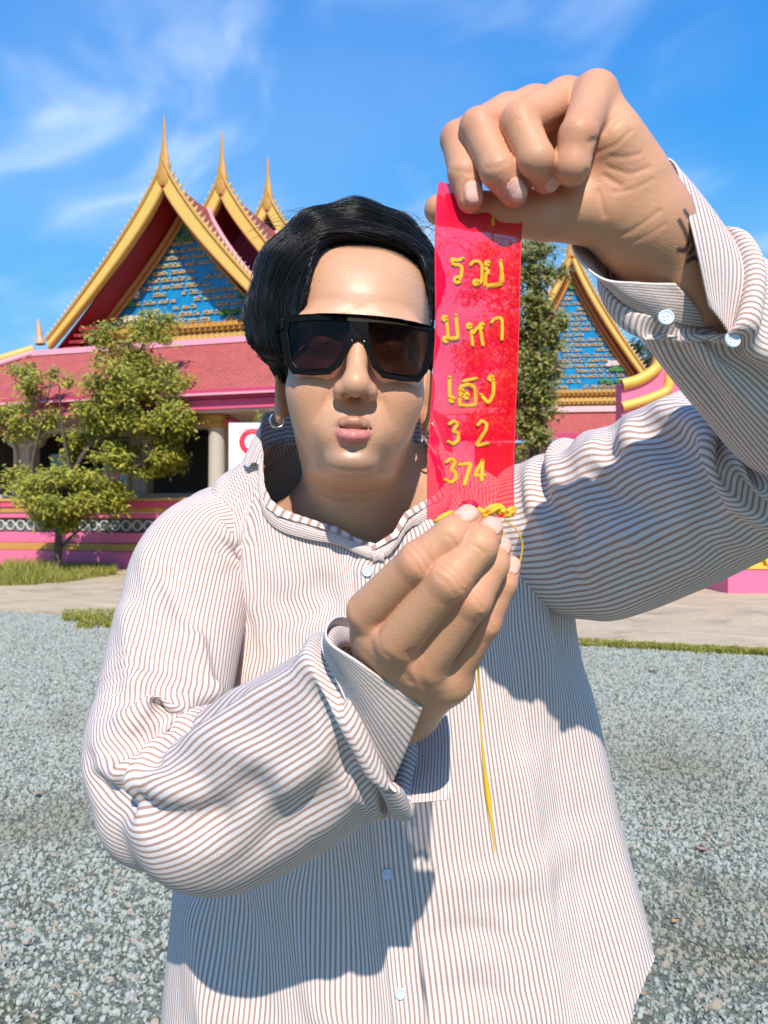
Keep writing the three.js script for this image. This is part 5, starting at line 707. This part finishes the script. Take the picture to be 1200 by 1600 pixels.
// ---------------------------------------------------------------- hair
{
  const hairline = spline([[-70, -8], [-62, 0], [-55, 30], [-50, 54], [-46, 78], [-40, 97], [-30, 107], [-15, 110], [5, 110], [25, 108], [42, 103], [56, 94], [62, 78], [67, 40], [70, 20]]);
  const LOBE = [[30, 130, 32, 17], [-8, 134, 40, 19], [-44, 114, 42, 25], [-71, 80, 40, 29], [-82, 40, 36, 27], [-84, 8, 34, 22], [-76, -18, 32, 12]];
  const cap = (x, y, z) => {
    let t = 9; let d = skull(x, y * 0.97 + 3, z) - t;
    d = smin(d, ell(x, y, z, -12, 82, -8, 88, 66, 84), 30); d = smin(d, ell(x, y, z, 24, 98, -8, 54, 47, 62), 26);
    d = smin(d, chain(x, y, z, LOBE, 14), 18);
    d = smin(d, ell(x, y, z, -66, 10, -20, 24, 46, 50), 10);
    const face = Math.max(y - hairline(x), 22 - z - smooth(60, 85, Math.abs(x)) * 10); // open where the face looks out
    d = smax(d, -smax(face, skull(x, y, z) - 60, 4), 7);
    d = smax(d, -(y + (x < 0 ? 17 - Math.max(0, -78 - x) * 0.95 + 2.5 * Math.sin(x * 0.5 + z * 0.2) : 3 - smooth(-30, 10, z) * 8 + 2 * Math.sin(z * 0.4))), 8);
    if (x > 30) d += smooth(30, 70, x) * smooth(95, 60, y) * 7;
    return d;
  };
  const g = meshField((x, y, z) => cap(x, y, z) + 2.2 + 1.0 * fbm(x * 0.08, y * 0.02, z * 0.08, 3), [-130, -60, -125], [110, 165, 110], 3, 2.5);
  g.applyMatrix4(headM); const nm = new THREE.Matrix3().getNormalMatrix(headM); g.attributes.normal.applyNormalMatrix(nm);
  const hairMat = new THREE.MeshPhysicalMaterial({ color: lin(0.0075, 0.0068, 0.0068), roughness: 0.42, side: THREE.DoubleSide, specularIntensity: 0.9 });
  const hair = worn('hair', g, hairMat);
  // strands laid along the surface, from the parting over to the left
  const R = rng(77), grad = (x, y, z) => { const e = 1.2, a = cap(x + e, y, z) - cap(x - e, y, z), b = cap(x, y + e, z) - cap(x, y - e, z), c = cap(x, y, z + e) - cap(x, y, z - e), l = Math.hypot(a, b, c) || 1; return [a / l, b / l, c / l, l / (2 * e)]; };
  const pos = [], idx = [], nor = [], tone = [];
  const strand = (pts, r0) => { const tn0 = 0.0045 + 0.03 * Math.pow(R(), 5);
    const n = pts.length, base = pos.length / 3; if (n < 4) return;
    for (let i = 0; i < n; i++) { const a = pts[Math.max(0, i - 1)], b = pts[Math.min(n - 1, i + 1)], t = V(b[0] - a[0], b[1] - a[1], b[2] - a[2]).normalize(), u = new THREE.Vector3().crossVectors(t, Math.abs(t.z) < 0.9 ? V(0, 0, 1) : V(1, 0, 0)).normalize(), w = new THREE.Vector3().crossVectors(t, u), r = r0 * (i === n - 1 ? 0.25 : i === n - 2 ? 0.7 : 1);
      for (let k = 0; k < 3; k++) { const c = Math.cos(k * 2.0944), s = Math.sin(k * 2.0944); pos.push(pts[i][0] + (u.x * c + w.x * s) * r, pts[i][1] + (u.y * c + w.y * s) * r, pts[i][2] + (u.z * c + w.z * s) * r); nor.push(u.x * c + w.x * s, u.y * c + w.y * s, u.z * c + w.z * s); tone.push(tn0, tn0 * 0.93, tn0 * 0.9); } }
    for (let i = 0; i + 1 < n; i++) for (let k = 0; k < 3; k++) { const a = base + i * 3 + k, b = base + i * 3 + (k + 1) % 3; idx.push(a, b, a + 3, b, b + 3, a + 3); }
  };
  const sp = g.attributes.position, inv = headM.clone().invert();
  const roots = []; { const v = V(0, 0, 0); for (let i = 0; i < sp.count; i++) { v.set(sp.getX(i) + BASE.x, sp.getY(i) + BASE.y, sp.getZ(i) + BASE.z).applyMatrix4(inv); if (v.z > -75) roots.push([v.x, v.y, v.z]); } }
  for (let s = 0; s < 19000; s++) {
    const q = roots[Math.floor(R() * roots.length)]; let [x, y, z] = [q[0] + (R() - 0.5) * 3, q[1] + (R() - 0.5) * 3, q[2] + (R() - 0.5) * 3];
    const short = x > 46 && y < 100, lift = -1.2 + R() * 2.4 + (R() < 0.12 ? 2.2 * R() : 0), len = short ? 4 : 9 + Math.floor(R() * 6), step = short ? 2.2 : 5.5, pts = [], wob = R() * 6.3, spread = (R() - 0.5) * 0.25;
    for (let i = 0; i < len; i++) {
      const G = grad(x, y, z), d = (cap(x, y, z) - lift) / Math.max(0.5, G[3]); x -= G[0] * d; y -= G[1] * d; z -= G[2] * d;
      if (x > 40 && y < -8) break; pts.push([x, y, z]);
      let fx = -(y - 30), fy = x + 6, fz = 0; const l = Math.hypot(fx, fy) || 1; fx /= l; fy /= l;
      if (short) { fx = 0.1; fy = -1; fz = -0.3; } else { fz = 0.30 * smooth(10, 100, y) - 0.25 * smooth(40, -20, y); fz += spread; if (fy > 0) { fx -= 0.6; } }
      const dn = fx * G[0] + fy * G[1] + fz * G[2]; fx -= G[0] * dn; fy -= G[1] * dn; fz -= G[2] * dn; const m = Math.hypot(fx, fy, fz) || 1, w = 0.10 * Math.sin(i * 0.7 + wob);
      x += (fx / m + G[2] * w) * step; y += (fy / m) * step; z += (fz / m - G[0] * w) * step;
    }
    if (cap(x, y, z) > 16) continue;
    strand(pts, 0.17 + R() * 0.2);
  }
  for (let s = 0; s < 80; s++) { // stray hairs over the top and along the hairline
    const x0 = -60 + R() * 120, y0 = 128 - Math.pow((x0 + 5) / 75, 2) * 40, z0 = R() * 50, dir = R() < 0.7 ? -1 : 1, L = 25 + R() * 45, up = 8 + R() * 18, pts = []; for (let i = 0; i <= 9; i++) { const t = i / 9; pts.push([x0 + dir * L * t, y0 + up * Math.sin(t * 2.6) + (R() - 0.5) * 0.6 - 10 * t * t, z0 + 6 * t]); } strand(pts, 0.2);
  }
  for (let s = 0; s < 40; s++) { const x0 = 10 + R() * 60, y0 = 128 - Math.pow((x0 - 10) / 70, 2) * 30, z0 = R() * 40, pts = [], L = 20 + R() * 40, up = 10 + R() * 16, d = R() < 0.5 ? 1 : -1; for (let i = 0; i <= 9; i++) { const t = i / 9; pts.push([x0 + d * L * t, y0 + up * Math.sin(t * 2.9), z0 + 8 * t]); } strand(pts, 0.2); }
  for (let s = 0; s < 600; s++) { // short hairs at the edge of the forehead
    const x = -34 + R() * 92, y = hairline(x) + 2 - R() * R() * 12; let z = 60; for (let k = 0; k < 12; k++) z -= skull(x, y, z) * 0.8; const pts = []; for (let i = 0; i < 4; i++) pts.push([x - i * (0.4 + R() * 0.5), y + i * 2.0, z + 0.3 + i * 0.15 - i * i * 0.35]); strand(pts, 0.22);
  }
  const sg = new THREE.BufferGeometry(); sg.setAttribute('position', new THREE.Float32BufferAttribute(pos, 3)); sg.setAttribute('normal', new THREE.Float32BufferAttribute(nor, 3)); sg.setAttribute('color', new THREE.Float32BufferAttribute(tone, 3)); sg.setIndex(idx); sg.applyMatrix4(headM);
  const st = worn('strands', sg, new THREE.MeshPhysicalMaterial({ vertexColors: true, roughness: 0.30, specularIntensity: 1 }), hair); st.userData.kind = 'stuff';
}
// ---------------------------------------------------------------- sunglasses
{
  const gl = thing('sunglasses', 'large flat-topped black sunglasses worn by the person', 'sunglasses', [HEAD.x, HEAD.y, HEAD.z]);
  gl.applyMatrix4(headTurn.clone().premultiply(new THREE.Matrix4().makeTranslation(HEAD.x, HEAD.y, HEAD.z)).multiply(gl.matrix.clone().invert()).multiply(new THREE.Matrix4())); gl.position.copy(HEAD); gl.quaternion.setFromRotationMatrix(headTurn); gl.scale.set(1, 1, 1);
  const bendZ = (x, y) => 101 - x * x / 300 - (y > 0 ? 0 : y * -0.03);
  const wrap = (g, z0) => { const p = g.attributes.position; for (let i = 0; i < p.count; i++) p.setZ(i, p.getZ(i) + bendZ(p.getX(i), p.getY(i)) + z0); g.scale(0.001, 0.001, 0.001); g.computeVertexNormals(); return g; };
  const S = (pts) => { const s = new THREE.Shape(); pts.forEach(([x, y], i) => (i ? s.lineTo(x, y) : s.moveTo(x, y))); s.closePath(); return s; };
  const dense = (pts, n = 10) => { const o = []; pts.forEach((a, i) => { const b = pts[(i + 1) % pts.length]; for (let k = 0; k < n; k++) o.push([lerp(a[0], b[0], k / n), lerp(a[1], b[1], k / n)]); }); return o; };
  const half = [[0, 24], [36, 24], [66, 22.5], [71, 20], [71.5, 8], [69, -4], [65, -20], [58, -30], [40, -31.5], [24, -30], [15, -22], [9, -8], [5, 0.5], [0, 2.5]];
  const outer = [...half, ...half.slice(1, -1).reverse().map(([x, y]) => [-x, y])];
  const lensR = [[8, 18], [40, 18.5], [64.5, 17], [65.5, 7], [62.5, -6], [59.5, -20], [55, -25], [40, -26.5], [26, -25.5], [19, -19], [13, -6], [9, 6]];
  const bevel = { depth: 2.6, bevelEnabled: true, bevelThickness: 0.7, bevelSize: 0.6, bevelSegments: 2, steps: 1, curveSegments: 4 };
  const frame = S(dense(outer)); for (const s of [1, -1]) { const h = new THREE.Path(); dense(lensR.map(([x, y]) => [x * s, y])).forEach(([x, y], i) => (i ? h.lineTo(x, y) : h.moveTo(x, y))); h.closePath(); frame.holes.push(h); }
  const plastic = new THREE.MeshPhysicalMaterial({ color: lin(0.006, 0.006, 0.006), roughness: 0.33, specularIntensity: 0.18 });
  part('frame', wrap(new THREE.ExtrudeGeometry(frame, bevel), 0), plastic, gl);
  const dark = new THREE.MeshPhysicalMaterial({ color: lin(0.17, 0.125, 0.11), roughness: 0.04, transmission: 1, thickness: 0, ior: 1.28, side: THREE.DoubleSide });
  for (const s of [1, -1]) { const g = new THREE.ShapeGeometry(S(dense(lensR.map(([x, y]) => [x * 1.01 * s, y * 1.01])))); const grid = new THREE.PlaneGeometry(1, 1); grid; part('lens', wrap(g, 1.0), dark, gl); }
  for (const s of [1, -1]) { const a = V(s * 71, 15, 85), pts = [a, V(s * 76, 15, 66), V(s * 79, 14, 20), V(s * 79, 10, -12), V(s * 77, -6, -26)].map((v) => v.multiplyScalar(0.001)); const g = tube(pts, 0.0026, 24, 8); const arm = part('temple_arm', g, plastic, gl); part('hinge', (() => { const q = rbox(0.0035, 0.010, 0.012, s * 0.0705, 0.015, 0.0845, 0.001); return q; })(), plastic, arm); }
  const stud = mat([0.75, 0.72, 0.66], 0.2, { metalness: 1 }); for (const s of [-1, 1]) { const g = new THREE.SphereGeometry(0.0008, 10, 8); g.translate(s * 0.0055, 0.0, 0.1052); part('rivet', g, stud, gl); }
}
// ---------------------------------------------------------------- the red ribbon with yellow embroidery
{
  const edgeL = spline([[285, 686], [300, 683], [340, 680], [400, 679], [500, 680], [600, 675], [680, 670], [750, 667], [815, 667]]), edgeR = spline([[285, 822], [320, 818], [400, 814], [500, 812], [600, 808], [680, 805], [750, 803], [815, 804]]);
  const depth = spline([[280, 0.4585], [320, 0.4555], [360, 0.450], [420, 0.445], [560, 0.441], [700, 0.436], [790, 0.427], [820, 0.425]]);
  const top = (u) => lerp(284, 312, u), bot = (u) => 812 - 4 * u;
  const at = (u, v, lift = 0) => { const y = lerp(top(u), bot(u), v), x = lerp(edgeL(y), edgeR(y), u), d = depth(y) - 0.004 * Math.sin(u * 5.6 + 0.7 + v * 1.2) - 0.0022 * Math.sin(u * 11 + v * 4 + 1.1 * Math.sin(v * 9)) * smooth(0.42, 0.02, v) - 0.0007 * Math.sin(u * 23 + v * 9) * smooth(0.35, 0, v) - 0.0008 * Math.sin(u * 7 - v * 30) * smooth(0.6, 1, v) + 0.0012 * fbm(u * 3, v * 8, 1, 2) - lift; return P(x, y, d); };
  const rib = thing('ribbon', 'sheer red ribbon strip embroidered in yellow held between both hands', 'ribbon', at(0.5, 1).toArray());
  const o = rib.position.clone(), put = (name, g, m, parent = rib) => { const q = Array.isArray(g) ? join(g) : g; q.translate(-o.x, -o.y, -o.z); return part(name, q, m, parent); };
  const nu = 40, nv = 120, pos = [], uv = [], idx = []; for (let j = 0; j <= nv; j++) for (let i = 0; i <= nu; i++) { const p = at(i / nu, j / nv); pos.push(p.x, p.y, p.z); uv.push(i / nu * 0.05, j / nv * 0.19); }
  for (let j = 0; j < nv; j++) for (let i = 0; i < nu; i++) { const a = j * (nu + 1) + i, c = a + nu + 1; idx.push(a, c, a + 1, a + 1, c, c + 1); }
  const g = new THREE.BufferGeometry(); g.setAttribute('position', new THREE.Float32BufferAttribute(pos, 3)); g.setAttribute('uv', new THREE.Float32BufferAttribute(uv, 2)); g.setIndex(idx); g.computeVertexNormals();
  const sheer = texture(256, 256, (u, v) => { const a = 0.90 + 0.10 * Math.sin(u * 6.28318 * 32) * Math.sin(v * 6.28318 * 32) - 0.12 * Math.max(0, tn(u, v, 5, 9.2)) - 0.05 * tn(u, v * 0.3, 22, 2.2); return [a]; }, false); sheer.repeat.set(60, 30);
  const dye = texture(256, 512, (u, v) => { const st = 0.5 + tn(u, v, 9, 3.3) * 0.6 + tn(u, v * 0.25, 40, 6.2) * 0.35, k = clamp(lerp(0.75, 0.15, u) + 0.55 * (st - 0.5), 0, 1); return [0.90 + 0.05 * (st - 0.5), 0.03 + 0.05 * k, 0.12 + 0.20 * k]; }); dye.repeat.set(20, 1 / 0.19);
  const organza = new THREE.MeshPhysicalMaterial({ map: dye, roughness: 0.92, specularIntensity: 0.08, side: THREE.DoubleSide, alphaMap: sheer, transparent: true, opacity: 0.92 });
  put('cloth', g, organza);
  const border = mat([0.80, 0.02, 0.05], 0.6); for (const u of [0.008, 0.992]) { const pts = []; for (let j = 0; j <= 30; j++) pts.push(at(u, j / 30, 0.0002)); put('selvedge', tube(pts, 0.00035, 90, 5), border); }
  const yellow = mat([0.82, 0.42, 0.012], 0.75), loop = (x, y, r) => { const l = []; for (let i = 0; i <= 12; i++) l.push([x + r * Math.cos(i / 12 * 6.2832), y + r * Math.sin(i / 12 * 6.2832)]); return l; };
  const letters = [ // each letter as strokes, in the marks' own grid
    [[[335, 110], [365, 104], [373, 130], [372, 200]]],
    [[[190, 372], [190, 356], [212, 362], [238, 354]], [[193, 382], [222, 384], [233, 398], [228, 440]], loop(213, 450, 13)],
    [[[272, 384], [284, 368], [310, 368], [323, 390], [322, 440], [318, 460], [303, 470]], loop(298, 462, 11)],
    [loop(348, 376, 9), [[342, 384], [341, 402], [354, 412], [341, 425], [342, 474], [408, 464], [407, 364]]],
    [loop(157, 622, 9), [[166, 630], [172, 704]], loop(162, 716, 10), [[172, 712], [214, 706], [207, 608]]],
    [loop(266, 656, 9), [[274, 664], [282, 742]], [[282, 690], [302, 664], [316, 672], [328, 742]], loop(322, 654, 9)],
    [[[366, 640], [378, 624], [402, 618], [415, 634], [412, 716]]],
    [[[178, 884], [178, 972]], loop(189, 984, 10)],
    [loop(232, 948, 9), [[224, 940], [230, 926], [262, 918], [284, 926], [293, 944], [293, 1006], [226, 1008], [226, 968]], loop(254, 968, 11), [[240, 904], [262, 896], [298, 890]]],
    [loop(364, 888, 9), [[374, 896], [373, 958], [352, 996], [318, 962]]],
    [[[177, 1094], [196, 1080], [214, 1094], [196, 1124], [216, 1136], [218, 1164], [196, 1182], [172, 1172]]],
    [[[305, 1098], [322, 1079], [344, 1092], [340, 1120], [300, 1187], [348, 1180]]],
    [[[163, 1264], [184, 1250], [204, 1262], [187, 1296], [206, 1312], [206, 1338], [184, 1354], [159, 1342]]],
    [[[222, 1276], [270, 1270], [264, 1302], [244, 1364]]],
    [[[326, 1254], [293, 1320], [336, 1322]], [[326, 1254], [322, 1346]]]];
  const onRibbon = ([zx, zy]) => { const x = 640 + zx / 2.859, y = 280 + zy / 2.857, u = (x - edgeL(y)) / (edgeR(y) - edgeL(y)), v = (y - top(u)) / (bot(u) - top(u)); return at(u, v, 0.0009); };
  for (const strokes of letters) {
    const gs = []; for (const s of strokes) { const c = new THREE.CatmullRomCurve3(s.map(([x, y]) => V(x, y, 0)), false, 'catmullrom', 0.25), n = Math.max(8, Math.round(c.getLength() / 5)), pts = []; for (let i = 0; i <= n; i++) { const p = c.getPoint(i / n); pts.push(onRibbon([p.x, p.y])); }
      const q = new THREE.TubeGeometry(new THREE.CatmullRomCurve3(pts), n * 2, 0.00104, 7), pp = q.attributes.position; for (let i = 0; i < pp.count; i++) { const r = 1 + 0.22 * Math.sin(i / 8 * 2.1); const k = Math.floor(i / 8), cc = pts[Math.min(pts.length - 1, Math.round(k / 2))]; pp.setXYZ(i, lerp(cc.x, pp.getX(i), lerp(1, r, 0.5)), lerp(cc.y, pp.getY(i), lerp(1, r, 0.5)), lerp(cc.z, pp.getZ(i), 0.22)); } q.computeVertexNormals(); gs.push(q);
      for (const e of [pts[0], pts[n]]) { const b = new THREE.SphereGeometry(0.00104, 7, 6); b.translate(e.x, e.y, e.z); gs.push(b); } }
    put('letter', gs, yellow);
  }
  // yarn binding at the foot, with loops and the long loose thread
  const R = rng(5), orange = mat([0.84, 0.33, 0.012], 0.7), gold = mat([0.86, 0.50, 0.03], 0.6);
  for (let k = 0; k < 7; k++) { const pts = [], ph = R() * 6, a = 0.02 + R() * 0.06, b = 0.94 + R() * 0.06; for (let i = 0; i <= 34; i++) { const u = lerp(a, b, i / 34), w = i * 0.62 + ph, arch = Math.sin((u - 0.35) * 3.5) * 8; const p = P(lerp(676, 806, u), 806 - arch - 4 * Math.sin(w) - k * 1.4 + 4, 0.4235 - 0.0016 * Math.cos(w) + (R() - 0.5) * 0.001); pts.push(p); } put('yarn', tube(pts, 0.00135, 120, 6), k % 3 === 1 ? orange : gold); }
  { const gs = []; for (const [a, b, r] of [[733, 786, 5.2], [726, 790, 3.6], [741, 789, 3.8], [735, 793, 4.2]]) { const q = new THREE.SphereGeometry(r * 0.00036, 14, 10), p = q.attributes.position; for (let i = 0; i < p.count; i++) { const k = 1 + 0.25 * Math.sin(i * 0.9 + a); p.setXYZ(i, p.getX(i) * 1.9 * k, p.getY(i) * 1.1, p.getZ(i) * 1.2 * k); } q.computeVertexNormals(); const c = P(a, b, 0.4215); q.translate(c.x, c.y, c.z); gs.push(q); } put('knot', gs, mat([0.62, 0.003, 0.05], 0.7)); }
  put('yarn_loop', [tube([P(782, 812, 0.423), P(786, 830, 0.422), P(790, 846, 0.422), P(786, 852, 0.423), P(779, 838, 0.424), P(781, 815, 0.424)], 0.0005, 40, 5), tube([P(788, 812, 0.424), P(806, 826, 0.425), P(816, 850, 0.428), P(812, 880, 0.430), P(808, 896, 0.432)], 0.0005, 40, 5)], gold);
  const th = [P(790, 872, 0.436), P(770, 925, 0.440), P(748, 972, 0.4285), P(746, 1010, 0.433), P(748, 1060, 0.447), P(750, 1110, 0.452), P(754, 1170, 0.455), P(760, 1225, 0.457), P(765, 1262, 0.458), P(770, 1300, 0.459), P(773, 1332, 0.459)], cv = new THREE.CatmullRomCurve3(th);
  const tg = new THREE.TubeGeometry(cv, 140, 1, 7), rr = spline([[0, 0.0006], [0.3, 0.0013], [0.42, 0.0007], [0.6, 0.0006], [0.72, 0.0010], [0.82, 0.0019], [0.9, 0.0010], [1, 0.0003]]), tpn = tg.attributes.position;
  for (let i = 0; i <= 140; i++) { const c = cv.getPointAt(i / 140), r = rr(i / 140); for (let k = 0; k <= 7; k++) { const a = i * 8 + k; tpn.setXYZ(a, c.x + (tpn.getX(a) - c.x) * r, c.y + (tpn.getY(a) - c.y) * r, c.z + (tpn.getZ(a) - c.z) * r); } }
  put('thread', tg, gold);
}
renderer.render(scene, camera);
